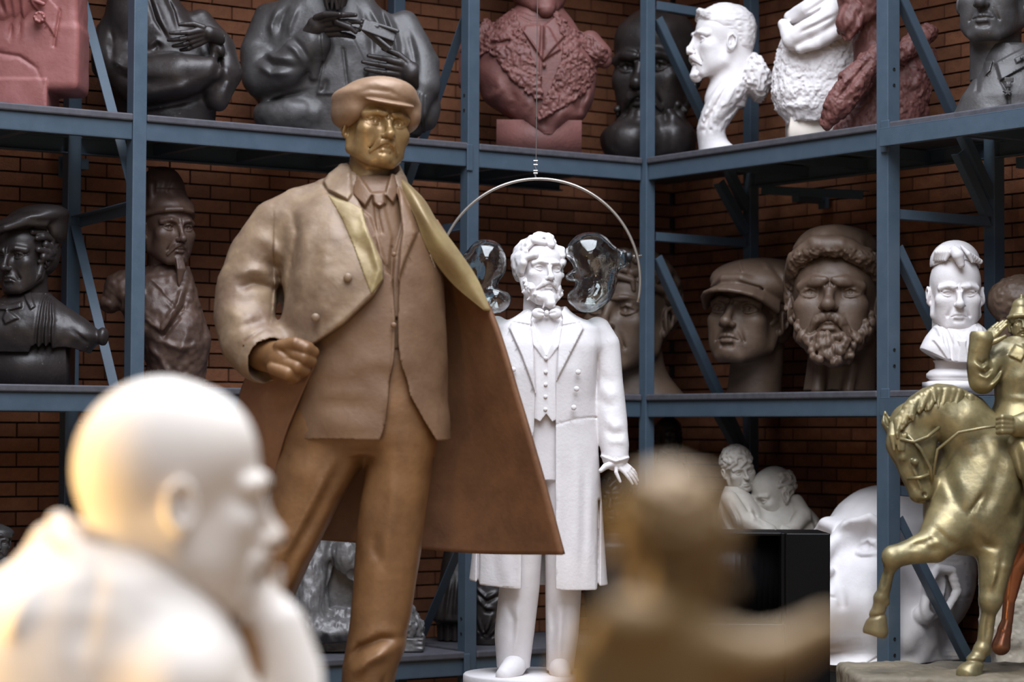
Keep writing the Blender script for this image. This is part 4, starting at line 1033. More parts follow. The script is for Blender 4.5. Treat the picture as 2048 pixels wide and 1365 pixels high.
def painter():
    out = []
    s = Sculpt(480, 890, -135, 110, -55, 275, 2)
    s.loft([(-50, 600, 730, -50, 60), (-5, 562, 742, -60, 75), (25, 526, 775, -70, 85), (60, 510, 808, -76, 90), (110, 502, 834, -80, 92), (160, 496, 850, -84, 92), (200, 510, 864, -84, 92), (235, 530, 850, -80, 88), (268, 560, 830, -76, 84)], 0)
    s.tube([(536, 0, -40), (516, -20, -110), (528, -50, -165), (580, -78, -150), (628, -92, -100)], (34, 38, 40, 38, 34), 14)
    s.tube([(626, -94, -96), (636, -92, -130), (634, -84, -165)], (20, 16, 9), 8)
    s.tube([(806, 0, -50), (842, -30, -130), (846, -50, -180), (830, -62, -220)], (32, 36, 34, 26), 14)
    s.ell((858, -10, -215), (24, 40, 40), 14); s.ell((585, -50, -235), (75, 45, 34), 16)
    for a in ([(560, 20), (545, 60), (548, 90)], [(530, 110), (555, 130), (600, 140)], [(520, 140), (550, 165), (600, 165)], [(575, 100), (600, 120), (620, 150)], [(600, 20), (585, 60), (580, 90)], [(770, 20), (790, 80), (800, 130)], [(735, 10), (760, 60), (775, 120)]): s.crease(a, 6, 6, -160, 10)
    for a in ([(580, 15), (565, 55), (562, 85)], [(525, 125), (555, 148), (610, 152)], [(590, 90), (612, 115), (626, 140)], [(660, 165), (654, 190), (640, 200)], [(750, 0), (774, 60), (788, 120)], [(720, 20), (745, 90), (748, 140)], [(815, 60), (828, 110), (838, 160)]): s.crease(a, 6, -6, -160, 10)
    for i in range(7): s.crease([(812 + i * 7, 185 + i * 3), (806 + i * 8, 225), (826 + i * 4, 262)], 2.5, 3.5, -160, 10)
    s.patch([(648, 75), (712, 90), (742, 150), (722, 205), (640, 200), (652, 140)], 5, 3, -160, 0)
    s.crease([(690, 110), (702, 200)], 3, -3, -160, 0)
    s.noise(2.4, 16, box=(500, 660, -150, 40, 185, 270), seed=5); s.noise(1.5, 22, seed=7); s.crease([(515, 225), (570, 205), (630, 190)], 4, -6, -160, 0)
    out.append(('smock', s.polys(), 'dark_grey'))
    s = Sculpt(600, 840, -175, -40, 20, 185, 1.15)
    hand(s, (634, -112, -72), (.93, -.2, .05), (.1, -.7, .7), 104, (.1, .12, .15, .2), .35, .08, palm=(.36, .13))
    s.home(); s.tube([(620, -98, -92), (640, -112, -70)], (17, 19), 5); s.tube([(680, -132, -66), (706, -140, -76), (718, -138, -86)], (7, 6, 4), 3)
    hand(s, (826, -95, -158), (-.96, -.18, .1), (0, -.4, .9), 100, (.05, .06, .08, .1), .4, .02, palm=(.36, .13)); s.home(); s.tube([(826, -95, -158), (848, -70, -172)], (22, 24), 6)
    out.append(('hands', s.polys(), 'dark'))
    s = Sculpt(715, 805, -185, -100, 50, 135, 1)
    s.tube([(724, -140, -64), (760, -146, -76)], 4, 0); s.box((764, -146, -84), (34, 3, 12), 1.5, 0, rot=(10, 20, 18)); s.box((758, -138, -92), (36, 3, 12), 1.5, 1, rot=(10, -20, 40))
    s.tube([(728, -144, -70), (786, -148, -118)], 3.5, 1); s.tube([(732, -144, -62), (800, -146, -84)], 3.5, 1)
    out.append(('book', s.polys(), 'dark_grey'))
    q = Sculpt(565, 785, -130, 120, -220, 0, 2.6); head(q, 672, -92, 190, yaw=4, pitch=-8, neck=(.24, .7), age=.9); moustache(q); out.append(('head', q.polys(), 'dark_grey'))
    s = Sculpt(630, 720, -115, 20, -60, 45, 1.2); rng = random.Random(5)
    s.ell((674, -70, 30), (38, 34, 40), 0)
    for i in range(26):
        x = rng.uniform(645, 703); s.tube([(x, -88 - rng.uniform(0, 14), 50), (x + rng.uniform(-6, 6), -98 - rng.uniform(0, 10), 10), (674 + (x - 674) * .7, -92, -rng.uniform(12, 34))], (6, 6, 2), 2)
    out.append(('beard', s.polys(), 'dark'))
    return out
statue('painter_half_figure', 'dark grey half-figure in a loose smock holding a small book or brushes', 'bust', (670, 262), ZL(670, .45), painter)

def fur_coat_bust():
    out = []
    rows = [(-12, 1046, 1112, -30, 50), (20, 1022, 1128, -46, 62), (42, 990, 1146, -58, 68), (80, 958, 1170, -72, 72), (120, 946, 1194, -80, 72), (165, 950, 1190, -84, 66), (205, 966, 1182, -84, 56), (240, 1018, 1168, -80, 40), (262, 1048, 1130, -74, 26), (277, 1080, 1110, -70, 10)]
    s = Sculpt(915, 1235, -130, 100, -30, 290, 1.8)
    s.loft(rows, 0); s.tube([(1178, 0, -85), (1198, -14, -110), (1206, -16, -122)], (26, 24, 16), 8); s.tube([(955, 10, -70), (932, 0, -110), (925, 10, -160)], (24, 24, 18), 8)
    for a in ([(975, 215), (1000, 190), (990, 160)], [(1040, 255), (1058, 225), (1050, 200)], [(1110, 268), (1118, 240), (1140, 220)], [(1160, 230), (1176, 200), (1180, 170)]): s.crease(a, 9, 5, -160, 20)
    for a in ([(1020, 238), (1030, 210), (1020, 190)], [(1090, 270), (1085, 245), (1084, 225)], [(1150, 240), (1160, 205), (1170, 185)]): s.crease(a, 8, -5, -160, 20)
    s.patch([(1042, 70), (1078, 118), (1085, 112), (1083, 60), (1095, 66), (1118, 110), (1083, 134), (1060, 100)], 5, 2, -160, 0)
    s.patch([(1048, 62), (1080, 60), (1076, 122), (1044, 74)], 4, 1.5, -160, 0); s.patch([(1086, 60), (1108, 40), (1124, 84), (1083, 134)], 5, 1.5, -160, 0)
    s.crease([(1080, 60), (1078, 180)], 2.5, -3, -160, 0); s.ell((1086, -88, -143), (5, 4, 5), 1)
    for a in ([(1034, 40), (1060, 54), (1090, 52)], [(1032, 30), (1062, 44), (1098, 40)]): s.crease(a, 3, -2.5, -160, 0)
    s.noise(1.2, 20, seed=9)
    out.append(('coat', s.polys(), 'terracotta'))
    s = Sculpt(915, 1235, -140, 100, -10, 265, 1.5)
    s.loft([(r, a, b, f - 8, k) for r, a, b, f, k in rows], 0); s.tube([(1150, -6, -75), (1190, -26, -104), (1204, -26, -120)], (26, 26, 15), 8); s.tube([(960, 0, -60), (935, -10, -100), (930, -10, -120)], (24, 24, 14), 8)
    L1 = [(960, 50), (990, 12), (1022, 6), (1034, 46), (1042, 78), (1056, 110), (1080, 168), (1084, 210), (1068, 210), (1020, 170), (976, 112), (930, 130), (918, 100)]
    s2 = Sculpt(915, 1235, -140, 100, -10, 265, 1.5); s2.F[:] = s.F
    s.keep(L1, -140, 30, 4)
    s2.keep([(1105, 22), (1126, 44), (1140, 60), (1180, 78), (1216, 108), (1212, 124), (1190, 132), (1194, 145), (1170, 190), (1130, 222), (1076, 252), (1072, 244), (1100, 180), (1120, 130), (1124, 84), (1104, 40)], -140, 40, 4)
    s.F = np.minimum(s.F, s2.F)
    s.crease([(972, 100), (1000, 96), (1030, 92)], 4, -7, -160, 0); s.crease([(1150, 92), (1172, 118), (1192, 138)], 4, -8, -160, 0)
    s.noise(3.0, (7, 9, 7), seed=4); s.noise(2.0, 4.5, seed=8)
    out.append(('fur_collar', s.polys(), 'terracotta'))
    s = Sculpt(1000, 1165, -110, 90, -165, 70, 2)
    head(s, 1074, -60, 182, yaw=14, pitch=0, age=.8, neck=(.24, .7)); moustache(s, .15, .05, .03); beard(s, 'goatee', .6, .04, w=1.2); s.ell((0, -.31, -.42), (.10, .08, .07), .03)
    out.append(('head', s.polys(), 'terracotta'))
    out.append(('plinth', plinth(993, 1161, -66, 70, 248, 311), 'terracotta'))
    return out
statue('fur_collar_bust', 'dull red bust wearing a thick curly fur collar, on a square red block', 'bust', (1080, 310), ZL(1080, .42), fur_coat_bust)

# ---- left wall, middle shelf
def beret_bust():
    out = []
    s = Sculpt(-60, 130, -80, 90, 430, 620, 1.3)
    head(s, 43, 512, 152, yaw=-25, pitch=-3, roll=-2, age=.9, frown=1.4, brow=1.3, cheek=1.1, mouth=1.0, neck=(.23, .8), lids=1)
    out.append(('head', s.polys(), 'dark'))
    s = Sculpt(-60, 150, -70, 100, 430, 600, 1.3); s.frame(43, 512, 0, 152, -25, -3, -2)
    s.ell((.05, .2, .05), (.33, .32, .36), 0)
    locks(s, [(t, p) for t in (75, 90, 105, 125, 150) for p in (34, 16, -2, -18)], 18, -34, 4, .05, .022, .16, 16, .02, seed=4); locks(s, [(t, p) for t in (-80, -100, -130) for p in (30, 10, -12)], 18, -30, 4, .05, .022, .14, 14, .02, seed=6)
    s.tube([(.30, -.02, -.10), (.28, -.08, -.26), (.23, -.14, -.36)], (.035, .05, .03), .03)
    out.append(('hair', s.polys(), 'dark'))
    s = Sculpt(-60, 140, -95, 100, 395, 500, 1.4)
    s.ell((50, 6, -444), (80, 76, 22), 0, rot=(0, 0, -14)); s.ell((70, 10, -430), (56, 60, 22), 16, rot=(0, 0, -6)); s.ell((106, 20, -456), (20, 44, 30), 14)
    s.tube([(-14, -62, -474), (20, -74, -462), (60, -66, -450), (92, -42, -450)], 7, 8)
    s.frame(43, 512, 0, 152, -25, -3, -2); s.ell((0, .06, .02), (.31, .37, .34), .05, 'sub'); s.home()
    s.crease([(0, 440), (40, 428), (90, 424)], 5, -3, -120, 0); s.crease([(20, 455), (70, 438), (115, 440)], 6, 2.5, -120, 0)
    out.append(('beret', s.polys(), 'dark'))
    s = Sculpt(-130, 220, -85, 95, 575, 712, 1.7)
    s.loft([(585, 8, 92, -20, 50), (604, -14, 118, -44, 62), (630, -52, 158, -60, 66), (655, -90, 192, -66, 60), (672, -110, 208, -64, 50), (690, -104, 196, -58, 42), (706, -80, 180, -50, 36)], 0)
    s.cut([(60, 720), (72, 694), (108, 690), (112, 698), (140, 694), (180, 706), (180, 725)], -150, 150, 1.5)
    for i in range(6): s.crease([(88 + i * 4, 590 + i * 3), (86 + i * 6, 640), (80 + i * 7, 695)], 3, 4 if i % 2 else -4, -120, 0)
    s.patch([(50, 590), (62, 584), (78, 616), (70, 622)], 5, 1.5, -120, 0); s.patch([(-20, 606), (28, 612), (50, 606), (52, 618), (30, 624), (-10, 622)], 7, 2, -120, 0); s.patch([(22, 622), (48, 640), (22, 652), (16, 640)], 6, 2, -120, 0)
    s.ell((206, -10, -672), (12, 20, 18), 6); s.crease([(150, 660), (185, 690)], 4, -3, -120, 0); s.noise(1.2, 18, seed=12)
    out.append(('shoulders', s.polys(), 'dark'))
    out.append(('plinth', plinth(-60, 137, -40, 70, 692, 760), 'dark'))
    return out
statue('beret_bust', 'dark bronze bust of a man in a beret and cravat, on a black block', 'bust', (40, 760), ZL(40, .45), beret_bust)

def robed_elder():
    out = []
    s = Sculpt(250, 400, -85, 85, 370, 620, 1.25)
    head(s, 330, 456, 150, yaw=36, pitch=-2, age=1.0, cheek=1.25, frown=.8, brow=1.1, neck=(.19, .95), eyes=.9)
    moustache(s, .15, .10, .018, 5); s.tube([(0, -.33, -.42), (.02, -.37, -.55), (.0, -.36, -.80)], (.055, .06, .015), .03)
    for i in range(8): q = (i - 3.5) / 3.5; s.tube([(q * .045, -.37, -.42), (q * .05 + .01, -.41, -.55), (q * .02, -.385, -.78 + .06 * abs(q))], (.014, .016, .006), .01)
    out.append(('head', s.polys(), 'brown'))
    s = Sculpt(245, 385, -80, 95, 325, 450, 1.4)
    s.frame(330, 456, 0, 150, 36, -2, 0)
    s.ell((0, .06, .28), (.36, .43, .20)); s.ell((.0, .20, .50), (.31, .33, .34), .14); s.tube([(-.34, -.05, .17), (-.2, -.33, .22), (0, -.40, .24), (.2, -.33, .22), (.34, -.05, .17)], .035, .06)
    s.tube([(-.2, .1, .75), (-.28, -.05, .55), (-.30, -.1, .3)], (.05, .05, .03), .05); s.ell((0, .0, -.12), (.32, .40, .34), .03, 'sub')
    s.tube([(0, .45, .3), (.0, .48, .0), (0, .42, -.2)], (.16, .14, .08), .08)
    s.home(); s.crease([(340, 345), (330, 385), (350, 405)], 5, -3, -120, 10); s.noise(1, 14, seed=3)
    out.append(('headdress', s.polys(), 'brown'))
    s = Sculpt(190, 435, -90, 95, 525, 775, 1.7)
    s.loft([(532, 292, 372, -20, 50), (560, 262, 385, -44, 62), (590, 236, 393, -56, 66), (622, 240, 401, -64, 66), (655, 258, 411, -68, 62), (690, 282, 418, -64, 56), (730, 296, 413, -56, 50), (772, 292, 408, -50, 48)], 0)
    s.tube([(280, 10, -570), (240, 6, -578), (218, 0, -606)], (34, 36, 22), 12); s.ell((408, 0, -680), (14, 24, 24), 8)
    for a in ([(288, 545), (318, 575), (345, 606), (352, 628)], [(372, 560), (362, 610), (330, 662), (298, 630)], [(296, 640), (330, 668), (372, 610)]): s.crease(a, 5, 7, -150, 20); s.crease([(x + 7, r + 9) for x, r in a], 4, -6, -150, 20)
    for a in ([(290, 690), (330, 720), (345, 765)], [(320, 680), (370, 700), (405, 690)], [(350, 740), (370, 700), (390, 650)]): s.crease(a, 7, 5, -150, 20)
    s.noise(2.4, 11, seed=15); s.noise(1.5, 26, seed=16)
    out.append(('robe', s.polys(), 'brown'))
    return out
statue('robed_elder_bust', 'dark brown bust of an old man with a long thin beard and tall headdress', 'bust', (330, 770), ZL(330, .42), robed_elder)

def child_head():
    out = []
    s = Sculpt(1130, 1385, -125, 125, 500, 800, 1.7)
    head(s, 1256, 630, 244, yaw=-30, pitch=4, roll=2, age=.15, frown=.0, brow=.6, cheek=1.15, lips=1.2, nose=1.0, noselen=.9, nasal=.5, neck=(.24, .75), eyes=1.1)
    brows(s, .014, 0, 4)
    s.tube([(.05, .15, -.45), (.15, .2, -.75)], (.2, .3), .1)
    out.append(('head', s.polys(), 'umber'))
    s = Sculpt(1130, 1395, -120, 135, 490, 730, 1.7); s.frame(1256, 630, 0, 244, -30, 4, 2)
    hairbase(s, .13, .2, 1.0)
    locks(s, [(t, p) for t in range(-165, 166, 22) for p in (70, 50, 30)], 16, -26, 4, .05, .02, .08, 14, .02, seed=9)
    locks(s, [(t, p) for t in (95, 115, 140, 165) for p in (10, -8)], 14, -26, 4, .05, .02, .08, 14, .02, seed=10)
    out.append(('hair', s.polys(), 'umber'))
    return out
statue('child_head', 'large dark brown smooth-cheeked head half hidden behind the corner post', 'bust', (1285, 797), ZL(1240, .50), child_head)

def bald_beard():
    out = []
    s = Sculpt(1190, 1420, -125, 125, 5, 330, 1.7)
    head(s, 1310, 140, 238, yaw=-24, pitch=-2, age=1.0, frown=1.2, brow=1.5, nose=1.15, cheek=1.2, w=1.06, crown=1.02, neck=None, eyes=.95)
    s.ell((0, .04, .22), (.34, .38, .32), .08); s.ell((.15, -.20, .27), (.10, .10, .10), .1); s.ell((-.15, -.20, .27), (.10, .10, .10), .1); brows(s, .03, -.01, 7)
    out.append(('head', s.polys(), 'dark'))
    s = Sculpt(1185, 1400, -150, 95, 170, 322, 1.7); s.frame(1310, 140, 0, 238, -24, -2, 0)
    beard(s, 'full', 1.3, .26, seed=4, r=.042, curl=.05); moustache(s, .17, .09, .034, 8)
    s.home(); s.ell((1262, -50, -284), (64, 64, 38), 20); s.ell((1342, -30, -280), (48, 70, 42), 20); s.box((1290, 0, -340), (200, 200, 22), 0, 0, 'sub'); s.noise(1.5, 14, seed=4)
    out.append(('beard', s.polys(), 'dark'))
    return out
statue('bald_bearded_head', 'dark bronze bald head with a broad long beard behind the corner post', 'bust', (1300, 317), 15.0, bald_beard)

# ---- left wall, bottom shelf
def fur_wrapped():
    out = []
    s = Sculpt(560, 880, -110, 100, 1060, 1325, 2)
    s.loft([(1070, 625, 730, -40, 60), (1110, 615, 745, -50, 70), (1160, 606, 775, -60, 75), (1200, 590, 815, -70, 80), (1245, 588, 845, -80, 80), (1275, 600, 846, -76, 76), (1292, 615, 835, -60, 70)], 0)
    s.tube([(642, -40, -1085), (626, -60, -1150), (618, -74, -1230)], (26, 30, 34), 10); s.tube([(600, -74, -1245), (650, -88, -1262), (710, -84, -1258)], (26, 30, 26), 12); s.ell((694, -50, -1110), (30, 30, 40), 12)
    s.cut([(668, 1132), (712, 1160), (708, 1212), (662, 1214), (656, 1180)], -150, -30, 3)
    s.crease([(600, 1190), (612, 1230), (600, 1280)], 6, -7, -150, 20); s.noise(2.5, (6, 6, 16), seed=6); s.noise(2.0, 6, box=(800, 870, -120, 60, 1180, 1300), seed=7); s.noise(2.5, 24, seed=8)
    out.append(('figure', s.polys(), 'steel_dark'))
    s = Sculpt(590, 860, -100, 80, 1270, 1330, 2)
    s.box((690, -20, -1302), (70, 56, 22), 3); s.box((812, -10, -1300), (36, 50, 24), 3); s.box((612, -10, -1300), (22, 40, 24), 3, 2); s.noise(2, 9, seed=3)
    out.append(('base', s.polys(), 'steel_dark'))
    return out
statue('seated_fur_figure', 'silvery grey rough figure wrapped in fur between the bronze trouser legs', 'statue', (700, 1320), ZL(700, .40), fur_wrapped)

def pleated_bust():
    s = Sculpt(840, 960, -70, 70, 1080, 1318, 2)
    s.loft([(1090, 888, 935, -20, 30), (1130, 880, 945, -30, 40), (1160, 878, 950, -38, 44), (1200, 868, 955, -44, 48), (1243, 862, 955, -50, 52), (1250, 872, 950, -36, 42), (1316, 874, 950, -36, 42)], 0)
    for i in range(5): s.crease([(890 + i * 12, 1150), (880 + i * 15, 1200), (872 + i * 18, 1242)], 4, 5, -120, 0)
    for i in range(4): s.crease([(886 + i * 16, 1255), (886 + i * 16, 1318)], 3, -4, -120, 0)
    s.ell((912, 0, -1085), (20, 24, 26), 8)
    return [('figure', s.polys(), 'dark')]
statue('pleated_figure', 'small dark bronze figure in a pleated skirt left of the rack post', 'statue', (910, 1312), ZL(910, .58), pleated_bust)

def draped_bust():
    out = []
    s = Sculpt(925, 1030, -60, 60, 1090, 1318, 1.8)
    s.loft([(1150, 945, 995, -20, 30), (1165, 938, 1012, -32, 40), (1200, 936, 1016, -38, 42), (1240, 940, 1010, -38, 40), (1316, 944, 1004, -34, 38)], 0)
    for a in ([(945, 1170), (970, 1195), (1000, 1180)], [(950, 1190), (968, 1214), (990, 1215)], [(952, 1225), (968, 1270), (984, 1225)], [(944, 1240), (965, 1290)], [(1000, 1230), (975, 1290)]): s.crease(a, 4, 6, -90, 20); s.crease([(x + 4, r + 7) for x, r in a], 4, -5, -90, 20)
    out.append(('bust', s.polys(), 'dark'))
    s = Sculpt(940, 1010, -40, 50, 1090, 1175, 1.8); head(s, 974, 1128, 62, yaw=20); out.append(('head', s.polys(), 'dark'))
    return out
statue('draped_bust', 'dark bronze bust with a crossed shawl between rack post and white trouser leg', 'bust', (970, 1312), ZL(970, .30), draped_bust)

def small_cap_bust():
    out = []
    s = Sculpt(-50, 40, -50, 60, 1030, 1150, 1.2); head(s, -8, 1084, 72, yaw=18, roll=6, neck=(.22, .9)); moustache(s)
    s.ell((0, .06, .26), (.42, .44, .2), .02); s.tube([(-.3, -.2, .17), (0, -.4, .2), (.3, -.2, .17)], .05, .05)
    out.append(('head', s.polys(), 'dark_grey'))
    s = Sculpt(-110, 90, -60, 70, 1110, 1330, 2.2); s.loft([(1115, -30, 20, -16, 30), (1140, -80, 60, -40, 50), (1200, -90, 70, -46, 50), (1325, -70, 55, -40, 46)], 0); s.noise(1.5, 16)
    out.append(('shoulders', s.polys(), 'dark_grey'))
    return out
statue('small_cap_bust', 'small dark grey bust in a round cap, half out of frame at bottom shelf', 'bust', (-8, 1330), ZL(0, .40), small_cap_bust)

def curly_dark():
    out = []
    s = Sculpt(1170, 1275, -60, 70, 930, 1080, 1.6); head(s, 1226, 1000, 92, yaw=-15, neck=(.24, .9)); s.frame(1226, 1000, 0, 92, -15)
    out.append(('head', s.polys(), 'dark'))
    s = Sculpt(1165, 1285, -65, 75, 925, 1050, 1.5); s.frame(1226, 1000, 0, 92, -15); hairbase(s); locks(s, [(t, p) for t in range(-160, 161, 26) for p in (75, 52, 28, 4)], 16, -24, 4, .07, .03, .12, 24, .02, seed=3)
    out.append(('hair', s.polys(), 'dark'))
    s = Sculpt(1150, 1310, -60, 70, 1060, 1325, 2.2); s.loft([(1065, 1205, 1250, -20, 30), (1090, 1165, 1295, -40, 46), (1180, 1165, 1295, -46, 50), (1322, 1180, 1280, -40, 46)], 0)
    out.append(('shoulders', s.polys(), 'dark'))
    return out
statue('curly_dark_bust', 'dark curly-haired bust on the shelf behind the outstretched white plaster hand', 'bust', (1226, 1322), ZL(1226, .40), curly_dark)
# ---- right wall, upper shelf
def profile_bust():
    out = []
    s = Sculpt(1370, 1520, -75, 75, -5, 215, 1.1)
    head(s, 1441, 84, 149, yaw=-78, pitch=2, age=.9, frown=.6, brow=1.25, nose=1.15, cheek=1.1, w=.98, neck=None, blank=True)
    brows(s, .018, 0, 4); s.home()
    s.tube([(1466, 0, -110), (1462, 0, -160), (1450, 0, -200)], (36, 40, 42), 14)
    out.append(('head', s.polys(), 'plaster'))
    s = Sculpt(1370, 1520, -75, 75, -10, 130, 1.2); s.frame(1441, 84, 0, 149, -78, 2, 0)
    s.ell((0, .07, .24), (.33, .40, .30), 0); s.ell((0, .22, .05), (.31, .24, .28), .1); s.tube([(-.2, -.27, .33), (0, -.32, .40), (.2, -.27, .33)], .045, .08)
    s.cut([(1300, 70), (1392, 70), (1410, 62), (1440, 66), (1452, 60), (1462, 110), (1440, 150), (1300, 150)], k=3)
    s.noise(1.4, (8, 8, 4), seed=3)
    out.append(('hair', s.polys(), 'plaster'))
    s = Sculpt(1365, 1470, -60, 60, 95, 180, 1.0); s.frame(1441, 84, 0, 149, -78, 2, 0)
    moustache(s, .15, .06, .036, 7); beard(s, 'goatee', 1.0, .06, r=.036, w=1.15)
    out.append(('beard', s.polys(), 'plaster'))
    s = Sculpt(1380, 1560, -100, 100, 95, 305, 1.5)
    s.loft([(150, 1436, 1500, -40, 45), (170, 1428, 1508, -52, 55), (200, 1412, 1490, -56, 56), (235, 1400, 1466, -52, 50), (262, 1394, 1448, -44, 44), (280, 1396, 1456, -40, 42), (292, 1398, 1480, -44, 46), (299, 1398, 1486, -46, 48)], 0)
    s.loft([(106, 1502, 1512, -20, 30), (118, 1492, 1522, -44, 50), (135, 1484, 1530, -58, 60), (152, 1474, 1545, -62, 62), (170, 1474, 1540, -60, 58), (186, 1494, 1534, -54, 50), (198, 1512, 1526, -40, 40)], 5, e=2.8)
    for a in ([(1440, 165), (1420, 200), (1402, 245), (1394, 270)], [(1470, 170), (1450, 205), (1424, 240)]): s.crease(a, 5, 4, -150, 20)
    for a in ([(1455, 168), (1434, 205), (1412, 245), (1404, 280)], [(1490, 190), (1462, 225), (1432, 255)]): s.crease(a, 4, -5, -150, 20)
    s.noise(3.0, 7, box=(1462, 1555, -90, 90, 100, 215), seed=6); s.noise(1.6, 8, box=(1385, 1470, -90, 90, 200, 272), seed=5)
    out.append(('shoulders', s.polys(), 'plaster'))
    return out
statue('profile_bust', 'white plaster bust in profile with a pointed beard and rough fur collar', 'bust', (1450, 299), ZR(1450, .32), profile_bust)

def fur_coat_torso():
    out = []
    s = Sculpt(1525, 1750, -110, 100, -60, 280, 1.6)
    s.loft([(-20, 1620, 1690, -34, 36), (20, 1600, 1705, -46, 48), (50, 1572, 1722, -62, 62), (90, 1556, 1730, -74, 72), (140, 1546, 1728, -82, 76), (190, 1542, 1720, -84, 74), (222, 1552, 1706, -78, 66), (242, 1574, 1680, -62, 48)], 0)
    s.noise(2.6, 8, box=(1525, 1750, -110, 60, 85, 260), seed=3); s.noise(1.4, 4, box=(1525, 1750, -110, 60, 85, 260), seed=4)
    s.crease([(1606, 120), (1596, 180), (1588, 235)], 9, -5, -150, 0)
    out.append(('fur_coat', s.polys(), 'plaster'))
    s = Sculpt(1530, 1745, -125, 80, -30, 130, 1.5)
    s.tube([(1578, -30, -40), (1610, -66, -30), (1660, -76, -10), (1700, -50, 5)], (14, 22, 22, 16), 6)
    s.tube([(1560, -50, -58), (1574, -80, -92), (1610, -96, -70), (1650, -92, -40), (1680, -76, -10)], (12, 20, 24, 22, 16), 8)
    s.tube([(1590, -92, -112), (1620, -102, -100), (1664, -90, -74)], (10, 14, 16), 6); s.tube([(1690, -60, 10), (1706, -50, -30), (1700, -50, -60)], (14, 16, 14), 6)
    for a in ([(1570, 60), (1600, 50), (1650, 20)], [(1580, 85), (1615, 70), (1660, 45)], [(1590, 45), (1630, 20), (1660, 0)]): s.crease(a, 4, -5, -150, 20)
    s.noise(2.0, 16, seed=8)
    out.append(('scarf', s.polys(), 'plaster'))
    q = Sculpt(1560, 1740, -100, 100, -210, -30, 2.4); head(q, 1652, -108, 160, yaw=-20, neck=(.24, .75), blank=True, age=.7); out.append(('head', q.polys(), 'plaster'))
    s = Sculpt(1600, 1700, -60, 60, -60, 30, 2); s.tube([(1650, 0, 50), (1648, 0, -10)], (40, 42), 0); out.append(('neck', s.polys(), 'plaster'))
    out.append(('plinth', plinth(1576, 1668, -44, 48, 236, 274), 'plaster_cream'))
    return out
statue('fur_coat_torso', 'white plaster bust in a rough fur coat and knotted scarf, head out of view', 'bust', (1625, 274), ZR(1625, .48), fur_coat_torso)

def goatee_red():
    out = []
    s = Sculpt(1660, 1840, -110, 110, -140, 175, 1.6)
    head(s, 1738, -34, 178, yaw=-50, pitch=0, age=.9, nose=1.1, cheek=1.1, neck=(.25, 1.05))
    moustache(s, .14, .06, .026); s.frame(1738, -34, 0, 178, -50, 0, 0)
    s.ell((0, -.36, -.48), (.15, .12, .14), .06); beard(s, 'goatee', 2.2, .22, r=.034, w=1.8); s.home(); s.noise(2.4, (7, 9, 12), box=(1650, 1760, -120, 100, 10, 110), seed=3); s.noise(1.2, 10, seed=4)
    out.append(('head', s.polys(), 'terracotta'))
    s = Sculpt(1610, 1890, -130, 125, 45, 272, 1.8)
    s.loft([(90, 1740, 1856, -20, 70), (130, 1712, 1866, -44, 76), (170, 1700, 1862, -56, 78), (210, 1690, 1858, -60, 78), (250, 1672, 1854, -60, 76), (266, 1668, 1852, -56, 74)], 0)
    s.tube([(1762, -74, -108), (1730, -84, -140), (1694, -90, -180), (1664, -88, -222), (1644, -78, -252)], (20, 27, 32, 28, 14), 10)
    s.tube([(1790, -54, -120), (1820, -30, -92), (1852, -6, -66), (1866, 10, -60)], (18, 22, 20, 12), 8); s.ell((1862, 20, -110), (16, 24, 18), 6)
    s.crease([(1740, 118), (1712, 150), (1680, 190), (1655, 225)], 5, -8, -150, 30)
    s.noise(3.4, 12, seed=5); s.noise(2.0, 5, seed=6)
    out.append(('fur_coat', s.polys(), 'terracotta'))
    return out
statue('red_goatee_bust', 'dull red bust with a jutting goatee and ragged fur collar behind the blue post', 'bust', (1750, 264), ZR(1750, .46), goatee_red)

def officer_bust():
    out = []
    s = Sculpt(1900, 2110, -110, 110, -130, 160, 1.6)
    head(s, 1986, -10, 204, yaw=-27, pitch=2, age=.3, frown=.8, nose=1.1, jaw=1.08, chin=1.15, cheek=1.0, lips=1.1, noselen=1.0, nasal=.5, neck=(.245, .95))
    out.append(('head', s.polys(), 'dark_grey'))
    s = Sculpt(1895, 2190, -130, 110, 70, 240, 1.7)
    s.loft([(92, 1972, 2066, -48, 50), (118, 1962, 2086, -62, 58), (140, 1960, 2110, -68, 66), (165, 1942, 2140, -78, 74), (200, 1920, 2160, -86, 80), (238, 1906, 2170, -88, 82)], 0)
    s.loft([(86, 1975, 2062, -36, 40), (112, 1978, 2066, -38, 42)], 2, 'sub')
    s.patch([(1980, 134), (2044, 100), (2070, 112), (2060, 130), (1986, 172)], 7, 1.5, -150, 0); s.patch([(1976, 130), (1962, 128), (1960, 160), (1970, 150)], 5, 1.5, -150, 0)
    s.patch([(2014, 128), (2034, 118), (2038, 128), (2017, 138)], 4, 1.0, -150, 0); s.ell((2026, -82, -128), (4, 4, 4), 1)
    s.crease([(1988, 174), (2000, 200), (2002, 240)], 3, -3, -150, 0); s.crease([(1960, 130), (1950, 165), (1944, 190)], 3, -3, -150, 0)
    s.noise(1.0, 24, seed=4)
    out.append(('uniform', s.polys(), 'dark_grey'))
    s = Sculpt(1980, 2020, -115, -70, 165, 215, .9)
    s.box((1999, -90, -173), (9, 3, 5), 1); s.box((1998, -91, -183), (5, 3, 5), 1)
    star = [(1996 + (10 if k % 2 == 0 else 4.2) * math.sin(k * math.pi / 5), 199 - (10 if k % 2 == 0 else 4.2) * math.cos(k * math.pi / 5)) for k in range(10)]
    q = Sculpt(1980, 2020, -115, -70, 165, 215, .9); q.box((1996, -91, -199), (14, 5, 14)); q.keep(star); s.F = np.minimum(s.F, q.F)
    out.append(('medal', s.polys(), 'dark_grey'))
    return out
statue('officer_bust', 'dark grey bronze bust of a clean-shaven officer with collar patches and a star medal', 'bust', (2030, 237), ZR(2030, .42), officer_bust)

